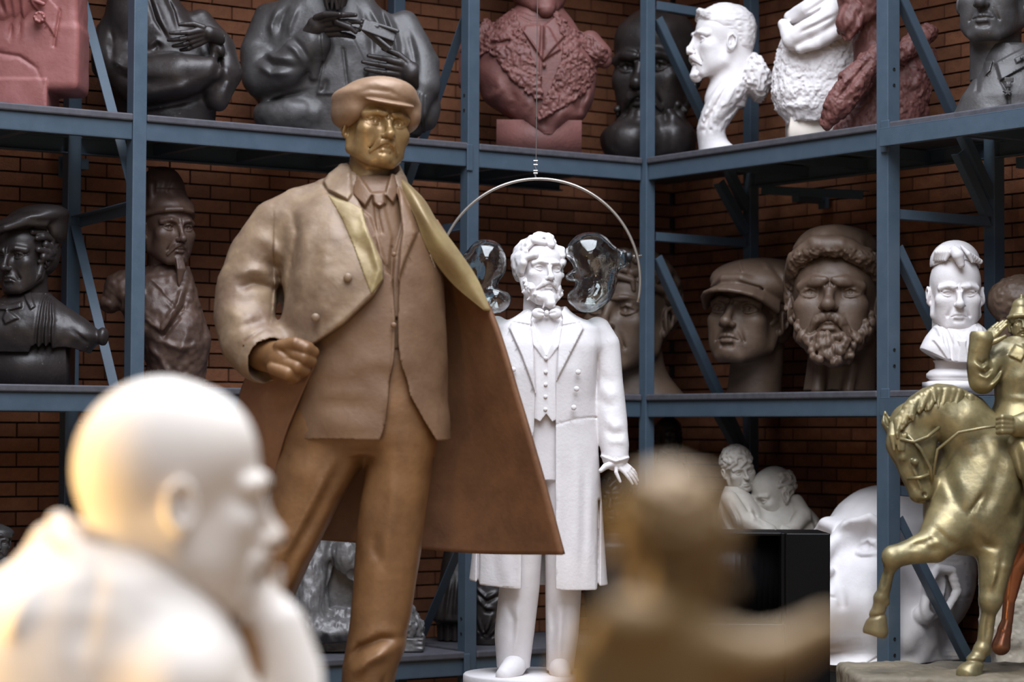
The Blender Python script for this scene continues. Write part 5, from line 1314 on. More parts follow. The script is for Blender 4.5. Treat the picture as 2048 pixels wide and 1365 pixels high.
# ---- right wall, middle shelf
def young_cap_head():
    out = []
    s = Sculpt(1385, 1620, -125, 135, 520, 795, 1.6)
    head(s, 1494, 633, 212, yaw=-31, pitch=9, roll=2, age=.1, frown=.9, brow=1.0, cheek=1.05, lips=1.35, nose=1.12, es=.155, jaw=1.0, chin=1.15, neck=None, eyes=1.1, nasal=.5, mouth=.2, w=1.06)
    brows(s, .016, -.01, 4); s.home(); s.tube([(1520, 30, -690), (1512, 40, -789)], (52, 55), 16); s.box((1510, 30, -820), (200, 200, 30.5), 0, 0, 'sub')
    out.append(('head', s.polys(), 'umber'))
    s = Sculpt(1530, 1625, -60, 140, 590, 745, 1.5); s.frame(1494, 633, 0, 212, -31, 9, 2)
    locks(s, [(t, p) for t in (72, 84, 100, 115) for p in (6, -8)], 6, -22, 4, .045, .02, .06, 8, .02, seed=3); s.ell((.27, .16, -.06), (.10, .2, .16), .04)
    out.append(('hair', s.polys(), 'umber'))
    s = Sculpt(1395, 1620, -150, 150, 490, 665, 1.6); s.frame(1498, 630, 0, 212, -30, 9, 4)
    s.ell((.02, .08, .37), (.47, .50, .20), 0, rot=(0, -20, 0)); s.ell((.10, .12, .24), (.42, .46, .20), .1)
    s.tube([(-.34, .02, .14), (-.27, -.24, .20), (-.12, -.395, .235), (.06, -.41, .24), (.24, -.28, .20), (.345, -.02, .13), (.33, .2, .10)], .055, .03)
    s.ell((0, .04, -.06), (.325, .41, .32), .02, 'sub')
    o_ = np.array([(-.37, -.20, .0), (-.26, -.50, .07), (0, -.63, .085), (.26, -.50, .07), (.37, -.20, .0)]); i_ = np.array([(-.33, -.14, .12), (-.2, -.34, .18), (0, -.40, .205), (.2, -.34, .18), (.33, -.14, .12)])
    for q in np.linspace(0, 1, 6): s.tube([tuple(p) for p in spline(o_ * q + i_ * (1 - q), 12)], .020, .03)
    s.tube([(-.33, -.25, .165), (-.15, -.455, .20), (.03, -.485, .205), (.23, -.35, .18), (.36, -.06, .11)], .014, .02, 'sub')
    s.home(); s.crease([(1478, 512), (1475, 530), (1476, 545)], 3, 3, -180, 0); s.crease([(1535, 525), (1546, 550), (1570, 590)], 6, -5, -180, 20); s.crease([(1520, 518), (1530, 545)], 6, 3, -180, 20)
    out.append(('cap', s.polys(), 'umber'))
    return out
statue('peaked_cap_head', 'large brown head of a young man in a peaked cap on the middle shelf', 'bust', (1510, 790), ZR(1505, .44), young_cap_head)

def fur_hat_head():
    out = []
    s = Sculpt(1575, 1840, -130, 140, 480, 795, 1.7)
    head(s, 1668, 606, 240, yaw=-14, pitch=12, age=1.0, frown=1.5, brow=1.25, cheek=1.25, nose=1.25, es=.165, w=1.1, neck=None, eyes=1.1, noselen=.92, mouth=.4)
    brows(s, .028, -.03, 6); s.home(); s.tube([(1690, 30, -680), (1684, 40, -789)], (66, 72), 16); s.box((1690, 30, -820), (200, 200, 30.5), 0, 0, 'sub')
    s.tube([(1640, -20, -735), (1632, -30, -789)], (12, 14), 12); s.tube([(1700, -30, -730), (1690, -40, -789)], (10, 12), 12)
    out.append(('head', s.polys(), 'umber'))
    s = Sculpt(1570, 1840, -150, 120, 600, 740, 1.6); s.frame(1668, 606, 0, 240, -14, 12, 0)
    rng = random.Random(3)
    for x, z, r in ((-.13, -.42, .085), (-.03, -.44, .09), (.09, -.45, .09), (-.07, -.52, .08), (.05, -.55, .085), (-.2, -.36, .08), (.2, -.38, .085), (-.24, -.26, .07), (.26, -.28, .09), (.30, -.20, .08), (-.27, -.16, .06), (.14, -.52, .07)):
        yv = -.36 + .9 * x * x * 3; s.ell((x, yv + .05, z), (r, r * .9, r * 1.1), .03)
        for i in range(7):
            a = i * .9 + rng.uniform(0, .5); q = rng.uniform(.3, .8); s.ell((x + math.cos(a) * r * q, yv - r * .45, z + math.sin(a) * r * q), (r * .42, r * .5, r * .42), .02)
    moustache(s, .19, .12, .036, 9); s.home(); s.noise(1.6, (5, 8, 9), seed=5)
    out.append(('beard', s.polys(), 'umber'))
    s = Sculpt(1570, 1850, -160, 150, 450, 640, 1.8); s.frame(1668, 606, 0, 240, -14, 12, 0)
    s.ell((0, .08, .44), (.37, .44, .24), 0)
    s.tube([(-.38, .06, .20), (-.31, -.24, .30), (-.12, -.38, .38), (.08, -.39, .38), (.29, -.27, .30), (.38, .06, .20), (.34, .3, .16)], .085, .06); s.tube([(-.38, .06, .14), (-.36, .1, -.02), (-.42, .02, -.05)], (.07, .06, .03), .04); s.tube([(.38, .06, .14), (.40, .12, -.05), (.38, .14, -.2)], (.08, .08, .05), .04)
    s.home(); s.noise(4.0, (9, 9, 12), box=(1560, 1850, -160, 150, 500, 640), seed=4); s.noise(2.2, 5, box=(1560, 1850, -160, 150, 500, 640), seed=7); s.noise(3, 18, seed=5)
    out.append(('fur_hat', s.polys(), 'umber'))
    return out
statue('fur_hat_head', 'large brown head of a bearded old man in a fur hat', 'bust', (1690, 790), ZR(1690, .44), fur_hat_head)

def square_bust():
    out = []
    s = Sculpt(1850, 1990, -85, 85, 480, 700, 1.2)
    head(s, 1911, 586, 150, yaw=-3, pitch=-4, age=.9, frown=1.6, brow=1.2, cheek=1.25, jaw=1.08, chin=1.3, nose=1.2, w=1.05, crown=1.22, mouth=.6, neck=(.29, .9), es=.145, lips=.8, noselen=.95, eyes=.85, blank=True)
    brows(s, .015, -.02, 4); s.tube([(-.1, -.18, -.56), (0, -.2, -.6), (.1, -.18, -.56)], .09, .06)
    out.append(('head', s.polys(), 'plaster'))
    s = Sculpt(1855, 1985, -85, 90, 478, 580, 1.2); s.frame(1911, 586, 0, 150, -3, -4, 0)
    s.ell((0, .12, .40), (.335, .38, .31), 0); s.home()
    s.cut([(1840, 590), (1850, 538), (1872, 530), (1890, 522), (1900, 534), (1914, 536), (1922, 522), (1950, 528), (1972, 548), (1990, 580), (1990, 640), (1840, 640)], k=2)
    s.frame(1911, 586, 0, 150, -3, -4, 0)
    s.tube([(-.06, -.30, .56), (-.03, -.42, .50), (.01, -.42, .38)], (.07, .08, .05), .02)
    for i in range(6): s.tube([(.04 + i * .03, -.22 + i * .02, .62 - i * .02), (.12 + i * .035, -.32 + i * .03, .52 - i * .02), (.17 + i * .03, -.30 + i * .05, .42)], (.02, .035, .02), .015); s.tube([(-.06 - i * .03, -.2 + i * .02, .62), (-.13 - i * .03, -.32 + i * .03, .54), (-.18 - i * .025, -.29 + i * .04, .44)], (.02, .032, .02), .015)
    out.append(('hair', s.polys(), 'plaster'))
    s = Sculpt(1825, 2010, -90, 80, 630, 735, 1.4)
    s.loft([(640, 1880, 1950, -20, 40), (655, 1866, 1968, -44, 50), (675, 1850, 1984, -56, 54), (697, 1839, 1996, -62, 52), (725, 1838, 1998, -62, 46)], 0)
    s.cut([(1800, 697), (1838, 698), (1891, 726), (1900, 732), (1940, 732), (1950, 722), (1996, 697), (2040, 697), (2040, 760), (1800, 760)], k=1)
    s.patch([(1874, 650), (1884, 650), (1896, 690), (1892, 722), (1878, 690)], -4, 1.5, -150, 0); s.patch([(1896, 660), (1912, 680), (1928, 660), (1946, 648), (1946, 700), (1930, 726), (1896, 726)], 3, 1.5, -150, 0)
    s.patch([(1904, 684), (1920, 684), (1918, 696), (1924, 730), (1904, 730), (1908, 696)], 5, 1.5, -150, 0); s.patch([(1866, 655), (1880, 655), (1892, 722), (1884, 722), (1858, 682), (1870, 676)], 4, 1.5, -150, 0); s.patch([(1958, 655), (1946, 655), (1938, 722), (1950, 720), (1972, 682), (1960, 676)], 4, 1.5, -150, 0)
    out.append(('shoulders', s.polys(), 'plaster'))
    b = MB(); b.lathe([(44, -722), (40, -728), (40, -738), (50, -742), (57, -750), (57, -758), (50, -764), (56, -768), (56, -772)], (1910, 0, 0), 48); b.box((1854, -58, -786), (1966, 58, -768))
    q = [f[::-1] for f in b.f if len(f) == 4]; T = [t for f in b.f if len(f) > 4 for t in [(f[0], f[i + 1], f[i]) for i in range(1, len(f) - 1)]]
    out.append(('base', (np.array(b.v), np.array(T), np.array(q)), 'plaster'))
    return out
statue('square_jaw_bust', 'white plaster bust of a square-jawed clean-shaven man on a moulded base', 'bust', (1910, 786), ZR(1910, .24), square_bust)

def dark_fur_hat():
    s = Sculpt(1975, 2110, -70, 75, 530, 790, 1.8)
    head(s, 2046, 640, 150, yaw=-30, pitch=0, neck=(.26, .95)); s.ell((0, .05, .25), (.50, .52, .36), .02); s.home()
    s.noise(2.5, 8, box=(1975, 2110, -70, 75, 530, 640), seed=3)
    s.tube([(2050, 10, -730), (2050, 10, -785)], (40, 52), 10); s.box((2050, 0, -810), (100, 100, 24), 0, 0, 'sub')
    return [('bust', s.polys(), 'umber')]
statue('round_fur_hat_bust', 'dark brown head in a round fur hat behind the saluting rider', 'bust', (2046, 786), ZR(2040, .50), dark_fur_hat)

# ---- right wall, bottom shelf
def giant_head():
    s = Sculpt(1590, 2010, -195, 215, 930, 1362, 2.2)
    head(s, 1762, 1166, 424, yaw=-50, pitch=33, age=.5, frown=.5, brow=1.2, mouth=-.3, ears=False, es=.145, cheek=1.05, eyes=1.25, lips=1.1, neck=(.31, .85), jaw=1.05, chin=1.1, w=1.04, nose=1.1)
    s.tube([(.10, -.40, .08), (.17, -.40, .115), (.25, -.30, .09)], .022, .03); s.ell((0, -.33, -.46), (.08, .08, .07), .04)
    ex, ey, ez = .335, .0, -.06; s.ell((ex, ey, ez + .01), (.045, .105, .15), .012, rot=(24, 8, -8)); s.ell((ex + .045, ey - .012, ez + .015), (.036, .072, .105), .012, 'sub', rot=(24, 8, -8)); s.ell((ex + .006, ey - .026, ez - .01), (.022, .022, .04), .012); s.ell((ex - .004, ey - .02, ez - .105), (.028, .042, .042), .015); s.tube([(ex, ey - .08, ez + .02), (ex + .02, ey - .06, ez + .12), (ex + .035, ey + .015, ez + .155), (ex + .05, ey + .085, ez + .09), (ex + .045, ey + .075, ez - .02), (ex + .01, ey + .02, ez - .11)], (.014, .02, .022, .021, .018, .015), .008)
    s.tube([(.05, -.40, .06), (.14, -.37, .115), (.24, -.28, .10)], .026, .04); s.ell((.14, -.40, .04), (.09, .05, .03), .03, 'sub')
    s.home(); s.tube([(1690, -40, -1330), (1780, -20, -1345), (1880, 0, -1330)], (40, 60, 50), 40)
    s.box((1790, 0, -1395), (300, 300, 54), 0, 0, 'sub')
    s.crease([(1712, 1330), (1730, 1312), (1750, 1300)], 3, -5, -260, 0); s.noise(1.2, 22, seed=4); s.noise(.8, (30, 30, 3), box=(1840, 1990, -220, 100, 1050, 1340), seed=6)
    return [('head', s.polys(), 'plaster')]
statue('giant_white_head', 'giant white plaster head tilted back, standing on the bottom shelf', 'bust', (1790, 1341), ZR(1790, .49), giant_head)

def block():
    s = Sculpt(1940, 2120, -70, 80, 1080, 1340, 2.2)
    s.loft([(1104, 1975, 2090, -40, 55), (1115, 1968, 2094, -50, 60), (1200, 1962, 2098, -54, 64), (1285, 1966, 2098, -50, 62), (1300, 1985, 2090, -44, 56), (1336, 1990, 2086, -40, 54)], 0, e=4)
    s.noise(3, 22, seed=3); s.noise(1.2, 6, seed=4); s.box((2030, 0, -1360), (100, 100, 22), 0, 0, 'sub')
    return [('bust', s.polys(), 'plaster_grey')]
statue('rough_plaster_block', 'rough grey plaster block behind the standing leg of the horse', 'block', (2030, 1337), ZR(2030, .40), block)

def embrace():
    out = []
    m = 'plaster_grey'
    s = Sculpt(1490, 1600, -70, 70, 915, 1050, 1.1)
    head(s, 1543, 992, 112, yaw=-62, pitch=-14, roll=-4, age=.6, frown=.4, crown=1.05, neck=(.24, .6), brow=1.1); s.tube([(0, -.32, -.42), (0, -.36, -.52)], (.06, .03), .03); moustache(s, .13, .04, .024, 4)
    locks(s, [(t, p) for t in (95, 115, 140, 170) for p in (30, 12, -8)], 10, -20, 3, .04, .02, .04, 12, .02, seed=3)
    out.append(('man_head', s.polys(), m))
    s = Sculpt(1420, 1540, -60, 70, 872, 1000, 1.0)
    head(s, 1474, 940, 88, yaw=18, pitch=-14, roll=-14, age=.0, frown=0, cheek=1.3, chin=.9, lips=1.1, nose=.9, noselen=.85, nasal=.7, mouth=-.6, neck=(.19, .85), w=1.05)
    locks(s, [(t, p) for t in range(-170, 171, 34) for p in (75, 50, 25)], 14, -22, 4, .055, .025, .05, 20, .02, seed=5); locks(s, [(-20, 52), (10, 55), (30, 50), (-45, 40), (40, 35)], 25, -14, 5, .06, .03, .08, 30, .02, seed=6)
    out.append(('boy_head', s.polys(), m))
    s = Sculpt(1400, 1665, -80, 80, 965, 1350, 1.8)
    s.loft([(1000, 1540, 1600, -10, 40), (1014, 1500, 1616, -30, 50), (1035, 1470, 1636, -42, 56), (1066, 1424, 1652, -50, 60), (1130, 1418, 1656, -52, 60), (1200, 1440, 1640, -50, 56), (1342, 1460, 1620, -46, 52)], 0)
    s.loft([(975, 1448, 1478, -20, 24), (990, 1440, 1500, -40, 36), (1020, 1434, 1520, -56, 40), (1060, 1428, 1540, -62, 40), (1100, 1430, 1540, -60, 40)], 8)
    s.tube([(1452, -50, -1000), (1474, -62, -1038), (1530, -66, -1062)], (18, 19, 16), 6); s.tube([(1590, -10, -1004), (1600, -34, -1030), (1582, -56, -1052), (1560, -66, -1062)], (15, 18, 14, 11), 5)
    for i in range(4): s.tube([(1556 + i * 5, -72, -(1052 + i * 2)), (1550 + i * 6, -80, -1062), (1552 + i * 6, -74, -1070)], 4.5, 1.5)
    for a in ([(1445, 1000), (1462, 1030), (1470, 1062)], [(1432, 1010), (1440, 1040), (1456, 1066)], [(1490, 1010), (1500, 1035), (1520, 1050)], [(1610, 1030), (1622, 1050), (1640, 1060)]): s.crease(a, 4, 4, -120, 20); s.crease([(x + 6, r + 4) for x, r in a], 4, -5, -120, 20)
    out.append(('bodies', s.polys(), m))
    return out
statue('embracing_pair', 'greyish white plaster group of a curly-haired boy hugging a bald man', 'statue', (1540, 1341), ZR(1540, .36), embrace)

def dim_bust():
    s = Sculpt(1290, 1380, -50, 60, 820, 1000, 1.8); head(s, 1335, 872, 78, yaw=20, neck=(.24, .9)); s.home()
    s.loft([(925, 1310, 1360, -16, 30), (945, 1296, 1376, -34, 40), (998, 1296, 1376, -34, 40)], 6)
    q = Sculpt(1290, 1380, -45, 55, 990, 1336, 2.4); q.box((1336, 4, -1170), (34, 34, 175), 3)
    return [('bust', s.polys(), 'dark'), ('pedestal', q.polys(), 'dark')]
statue('dim_corner_bust', 'small bust lost in the dark corner below the middle shelf', 'bust', (1336, 1340), ZR(1336, .62), dim_bust)
# ---- glossy black cabinet in front of the rack
def cabinet():
    z = 11.5; s = z / FPX; root = empty('display_cabinet', P(1540, 1065, z), 'gloss black cabinet with a recessed front panel, in front of the embracing pair', 'cabinet')
    h = root.location.z
    def bx(name, x0, x1, y0, y1, r0, r1, bev=.006):
        b = MB(); b.box(((x0 - 1540) * s, y0, (1065 - r1) * s), ((x1 - 1540) * s, y1, (1065 - r0) * s)); return b.build(name, M['lacquer'], root, bevel=bev)
    bot = 1065 + h / s
    bx('side_panel', 1567, 1655, -.10, .34, 1065, bot); bx('top', 1400, 1566, -.02, .34, 1065, 1072); bx('back', 1400, 1566, .20, .34, 1072, bot)
    bx('lower_front', 1400, 1566, -.05, .2, 1246, bot)
    b = MB(); n = 14
    for i in range(n):                                           # gently bowed panel
        t0, t1 = i / n, (i + 1) / n; f = lambda t: ((1402 + t * 162 - 1540) * s, .06 - .05 * math.sin(math.pi * t) + .05 * t)
        for (x0, y0), (x1, y1) in ((f(t0), f(t1)),):
            k = len(b.v); b.v += [(x0, y0, (1065 - 1244) * s), (x1, y1, (1065 - 1244) * s), (x1, y1, (1065 - 1076) * s), (x0, y0, (1065 - 1076) * s), (x0, y0 + .03, (1065 - 1244) * s), (x1, y1 + .03, (1065 - 1244) * s), (x1, y1 + .03, (1065 - 1076) * s), (x0, y0 + .03, (1065 - 1076) * s)]
            b.f += [(k, k + 1, k + 2, k + 3), (k + 5, k + 4, k + 7, k + 6), (k + 3, k + 2, k + 6, k + 7), (k + 1, k, k + 4, k + 5)]
    b.build('front_panel', M['lacquer'], root, smooth=True)
    bx('trim_strip', 1560, 1567, -.06, .06, 1066, 1246, .002)
cabinet()

# ---- blurred white thinker close to the lens
def thinker():
    out = []
    s = Sculpt(100, 590, -220, 230, 700, 1250, 4)
    head(s, 350, 992, 446, yaw=108, pitch=-4, age=.6, crown=1.10, frown=.8, brow=1.25, nose=1.05, neck=None); s.tube([(0, -.33, -.43), (0, -.35, -.52)], (.07, .04), .03); moustache(s, .13, .04, .024, 3)
    s.home(); s.tube([(300, 0, -1090), (255, 0, -1200)], (125, 140), 50)
    out.append(('head', s.polys(), 'plaster_cream'))
    s = Sculpt(-280, 640, -330, 300, 1010, 1560, 6)
    s.loft([(1085, 110, 330, -120, 140), (1110, 60, 370, -160, 170), (1150, 0, 410, -200, 200), (1210, -80, 450, -230, 220), (1300, -150, 500, -250, 230), (1420, -190, 540, -260, 230), (1550, -190, 540, -250, 230)], 0)
    s.ell((385, -150, -1370), (125, 140, 140), 60); s.tube([(90, 30, -1090), (60, 40, -1180), (-20, 60, -1240)], (40, 60, 70), 50)
    s.ell((300, 0, -1060), (115, 130, 60), 10, 'sub')
    s.tube([(118, -20, -1050), (150, -110, -1090), (260, -170, -1180), (350, -170, -1225)], (20, 28, 30, 20), 20); s.tube([(118, -20, -1050), (130, 80, -1070)], (20, 26), 20)
    s.tube([(500, 90, -1200), (550, 70, -1260), (600, 50, -1400), (600, 50, -1540)], (46, 56, 62, 66), 30)
    s.crease([(225, 1090), (210, 1200), (200, 1320)], 20, -14, -400, 0); s.crease([(120, 1140), (90, 1180), (60, 1280)], 22, 16, -400, 0); s.crease([(455, 1200), (500, 1290), (520, 1380)], 16, -16, -400, 100)
    s.box((200, 0, -1620), (700, 500, 75), 0, 0, 'sub')
    out.append(('suit', s.polys(), 'plaster_cream'))
    s = Sculpt(410, 580, 0, 170, 1090, 1280, 3)
    hand(s, (505, 95, -1240), (-.15, -.25, .95), (.9, -.3, 0), 150, (.35, .4, .4, .5), .5, .1)
    out.append(('hand', s.polys(), 'plaster_cream'))
    out.append(('plinth', plinth(-200, 620, -260, 260, 1546, 2920), 'stone'))
    return out
statue('thinking_man_bust', 'large out-of-focus white plaster figure of a bald man resting his chin on his hand', 'statue', (300, 1300), 4.0, thinker)

# ---- blurred bronze figure close to the lens
def leaning_figure():
    out = []
    s = Sculpt(1180, 1530, -160, 160, 910, 1290, 4)
    head(s, 1352, 1098, 282, yaw=68, pitch=-10, roll=4, age=.3, neck=None, nose=1.1, chin=1.1); s.home(); s.tube([(1330, 10, -1180), (1310, 10, -1260)], (62, 70), 30)
    out.append(('head', s.polys(), 'gold_brown'))
    s = Sculpt(1180, 1500, -170, 170, 905, 1180, 4); s.frame(1352, 1098, 0, 282, 68, -10, 4); hairbase(s, .12, .2, 1.04); locks(s, [(t, p) for t in range(-160, 161, 32) for p in (75, 50, 25, 0)], 14, -26, 4, .06, .03, .08, 20, .02, seed=3)
    out.append(('hair', s.polys(), 'gold_brown'))
    s = Sculpt(1060, 1760, -200, 180, 1150, 1520, 5)
    s.loft([(1190, 1235, 1390, -90, 90), (1225, 1185, 1430, -120, 115), (1270, 1150, 1465, -135, 125), (1330, 1118, 1480, -140, 130), (1420, 1100, 1500, -140, 130), (1510, 1090, 1520, -140, 130)], 0)
    s.ell((1270, -90, -1240), (90, 70, 60), 40); s.tube([(1400, -60, -1290), (1500, -80, -1310), (1570, -80, -1290), (1640, -70, -1250)], (60, 52, 44, 34), 30)
    s.noise(4, 50, seed=4)
    out.append(('drapery', s.polys(), 'gold_brown'))
    s = Sculpt(1600, 1800, -130, 0, 1170, 1320, 3); hand(s, (1640, -72, -1252), (.9, 0, .25), (0, -.5, .85), 110, (.15, .2, .2, .25), .6, .15); s.home(); s.tube([(1620, -72, -1262), (1650, -72, -1248)], (34, 26), 4)
    out.append(('hand', s.polys(), 'gold_brown'))
    out.append(('plinth', plinth(1090, 1520, -140, 140, 1506, 4970), 'stone'))
    return out
statue('reaching_bronze_figure', 'small out-of-focus bronze figure leaning forward with one arm stretched out', 'statue', (1330, 1300), 2.0, leaning_figure)
# ---- mounted soldier
def rider():
    out = []
    G = 'gold_green'
    s = Sculpt(1700, 2330, -170, 260, 760, 1365, 2.4)
    # barrel, chest, shoulders
    s.tube([(1950, 0, -1000), (2060, 60, -985), (2220, 140, -975)], (98, 104, 108), 20)
    s.ell((1925, -20, -1015), (74, 84, 96), 30); s.ell((1890, -40, -1045), (48, 50, 56), 24); s.ell((1955, -62, -1040), (46, 44, 60), 24); s.ell((1985, -50, -960), (50, 52, 80), 30)
    # neck, arched
    s.tube([(1965, 0, -960), (1955, -6, -900), (1920, -18, -850), (1870, -26, -826), (1826, -32, -838)], (92, 80, 64, 50, 38), 24)
    s.crease([(1880, 905), (1884, 960), (1900, 1020)], 12, -8, -220, 40); s.crease([(1990, 900), (1960, 990), (1930, 1040)], 14, -7, -220, 20); s.crease([(1950, 980), (1915, 1030)], 5, -6, -220, 0)
    # head
    s.tube([(1808, -36, -846), (1806, -42, -890)], (36, 40), 12); s.ell((1836, -40, -900), (34, 32, 46), 14)
    s.tube([(1800, -44, -890), (1814, -52, -940), (1828, -58, -985)], (35, 27, 20), 10); s.ell((1830, -58, -990), (20, 20, 16), 6); s.ell((1848, -52, -968), (16, 16, 24), 10)
    s.ell((1815, -84, -925), (8, 8, 7), 3); s.ell((1794, -70, -918), (9, 10, 8), 5); s.ell((1836, -79, -990), (6, 8, 6), 2, 'sub'); s.crease([(1826, 1003), (1846, 1000)], 2.5, -4, -220, 0)
    s.tube([(1800, -70, -905), (1818, -80, -950), (1828, -78, -978)], (4, 4, 3), 5)
    for x, y, x1 in ((1775, -30, 1764), (1803, -46, 1795)):
        s.tube([(x, y, -868), ((x + x1) / 2 - 3, y - 2, -848), (x1, y, -826)], (9, 11, 3), 4); s.tube([(x, y - 9, -860), ((x + x1) / 2 - 2, y - 11, -848), (x1, y - 4, -834)], (4, 5, 2), 1, 'sub')
    # legs
    s.tube([(1880, -70, -1060), (1850, -92, -1088), (1800, -104, -1102), (1770, -108, -1112)], (50, 36, 25, 22), 14)
    s.tube([(1770, -108, -1112), (1762, -100, -1140), (1752, -92, -1185)], (20, 13, 13), 6); s.ell((1766, -110, -1112), (20, 18, 22), 8)
    s.ell((1748, -90, -1192), (15, 16, 13), 5); s.tube([(1748, -90, -1192), (1744, -84, -1222)], (13, 14), 5); s.tube([(1743, -82, -1226), (1740, -78, -1256)], (17, 25), 3); s.box((1736, -76, -1284), (40, 40, 16), 0, 2, 'sub', rot=(0, 0, 14))
    s.tube([(1985, -40, -1060), (1978, -62, -1130), (1968, -72, -1190)], (52, 34, 23), 16); s.ell((1966, -76, -1200), (21, 21, 26), 8)
    s.tube([(1966, -72, -1205), (1954, -70, -1285)], (16, 14), 6); s.ell((1950, -72, -1292), (17, 18, 15), 5); s.tube([(1950, -72, -1292), (1936, -78, -1316)], (14, 17), 5); s.tube([(1934, -80, -1318), (1924, -84, -1340)], (19, 27), 3); s.box((1920, -80, -1366), (60, 60, 20), 0, 2, 'sub')
    for a, w_, m_ in (([(1990, 1090), (1978, 1150), (1970, 1185)], 6, -4), ([(1962, 1215), (1955, 1280)], 4, -4), ([(1790, 1095), (1830, 1082), (1862, 1066)], 6, -4), ([(1756, 1130), (1748, 1180)], 4, -4), ([(1930, 1060), (1950, 1085), (1985, 1095)], 8, -7), ([(1845, 1050), (1870, 1075), (1900, 1090)], 8, -6), ([(2020, 900), (2030, 980), (2010, 1060)], 14, -8), ([(1870, 870), (1866, 905), (1862, 940)], 6, -6), ([(1910, 830), (1940, 880), (1950, 930)], 12, -4), ([(1810, 960), (1822, 985)], 4, -3)): s.crease(a, w_, m_, -220, 40)
    s.crease([(1722, 1232), (1740, 1228), (1762, 1222)], 3, -4, -220, 40); s.crease([(1908, 1316), (1934, 1314), (1960, 1318)], 3, -4, -220, 40); s.ell((1758, -90, -1200), (8, 10, 9), 5); s.ell((1962, -70, -1298), (8, 10, 9), 5)
    s.crease([(1975, 1130), (1960, 1180)], 5, 4, -220, 0); s.crease([(1800, 1085), (1840, 1095), (1870, 1090)], 8, -4, -220, 0); s.noise(1.6, 24, seed=5)
    out.append(('horse', s.polys(), G))
    # far hind legs, coppery
    s = Sculpt(2000, 2330, 60, 300, 1040, 1365, 2.4)
    s.tube([(2110, 110, -1050), (2050, 110, -1140), (2042, 110, -1195)], (60, 24, 16), 10); s.tube([(2042, 110, -1195), (2036, 106, -1250), (2030, 104, -1268)], (13, 12, 15), 5); s.tube([(2030, 104, -1272), (2022, 100, -1300)], (14, 20), 4)
    s.tube([(2230, 180, -1040), (2260, 190, -1150), (2236, 190, -1240), (2230, 185, -1336)], (90, 40, 20, 22), 10); s.box((2100, 180, -1368), (300, 200, 22), 0, 0, 'sub')
    out.append(('hind_legs', s.polys(), 'copper', None, 'copper-toned hind legs'))
    # mane and forelock
    s = Sculpt(1740, 2040, -150, 80, 755, 990, 1.7); rng = random.Random(6)
    crest = [(1792, -34, 838), (1822, -32, 800), (1868, -26, 776), (1920, -16, 786), (1958, -4, 822), (1984, 4, 880)]
    cs = spline([(a, b, -c) for a, b, c in crest], 60)
    for i, p in enumerate(cs):
        for q in range(2):
            L = rng.uniform(34, 60); dx = -.35 if i < 36 else .1
            p1 = p + (dx * L * .4 + rng.uniform(-5, 5), -26 - 10 * q, 4 - L * .25); p2 = p + (dx * L + rng.uniform(-8, 8), -44 - 5 * q, -L * (.8 if i < 30 else 1.1))
            s.tube([p + (0, 0, -8), p1, p2], (10, 8, 2.5), 3)
    s.tube([tuple(p + (0, 0, -8)) for p in cs[::6]], 15, 5)
    for i in range(9):
        x = 1776 + i * 3.4; s.tube([(x, -52, -852), (x - 6 + rng.uniform(-5, 5), -76, -874), (x - 6 + rng.uniform(-4, 8), -80, -902)], (7, 6, 2), 2)
    out.append(('mane', s.polys(), G))
    # bridle and reins
    b = MB(); pv = lambda l: [(a, c, -r) for a, c, r in l]
    b.tube(pv([(1800, -86, 872), (1826, -84, 900), (1846, -80, 936), (1850, -74, 962)]), 3.5, 8); b.tube(pv([(1786, -82, 880), (1812, -88, 886), (1840, -78, 876), (1866, -66, 856)]), 3.5, 8); b.tube(pv([(1802, -72, 958), (1824, -84, 956), (1850, -72, 948)]), 3.5, 8)
    b.tube(pv([(1850, -74, 964), (1862, -70, 900), (1900, -90, 866), (1950, -96, 856), (1984, -96, 852)]), 3, 8)
    T = [t for f in b.f if len(f) > 4 for t in [(f[0], f[i + 1], f[i]) for i in range(1, len(f) - 1)]]
    out.append(('bridle', (np.array(b.v), np.array(T), np.array([f[::-1] for f in b.f if len(f) == 4])), G))
    s = Sculpt(1970, 2180, -140, 100, 840, 1180, 2.4)
    s.tube([(2030, -70, -900), (2060, -92, -940), (2090, -86, -1010)], (36, 46, 50), 20)
    for i in range(5): s.crease([(2010 + i * 9, 880), (2022 + i * 12, 940), (2030 + i * 17, 1010)], 5, 5 if i % 2 else -5, -220, 0)
    out.append(('saddle_cloth', s.polys(), G))
    # the man
    s = Sculpt(1925, 2180, -130, 120, 665, 960, 1.6)
    s.loft([(672, 2018, 2068, -20, 40), (690, 2000, 2090, -40, 50), (720, 1990, 2104, -52, 56), (755, 1987, 2108, -56, 56), (788, 1988, 2100, -50, 50), (800, 1990, 2098, -50, 50), (830, 1978, 2110, -64, 60), (870, 1974, 2130, -80, 70), (940, 1990, 2140, -90, 70)], 0)
    s.crease([(1984, 795), (2040, 798), (2104, 796)], 7, 4, -220, 0); s.crease([(2040, 690), (2046, 760), (2044, 870)], 2.5, -3, -220, 0); s.patch([(2022, 690), (2044, 700), (2030, 724), (2006, 712)], 5, 2, -220, 0); s.patch([(2050, 700), (2072, 690), (2084, 710), (2056, 724)], 5, 2, -220, 0)
    s.tube([(2006, -10, -704), (1978, -26, -734), (1956, -40, -762)], (26, 27, 26), 10); s.tube([(1956, -40, -762), (1944, -46, -730), (1948, -50, -692)], (26, 24, 20), 8); s.tube([(1948, -50, -700), (1952, -52, -680)], (22, 25), 3)
    s.tube([(1950, -53, -690), (1954, -54, -660)], (15, 15), 2, 'sub')
    s.tube([(2098, -10, -710), (2112, -50, -780), (2070, -84, -840), (2012, -96, -852)], (28, 30, 28, 22), 10)
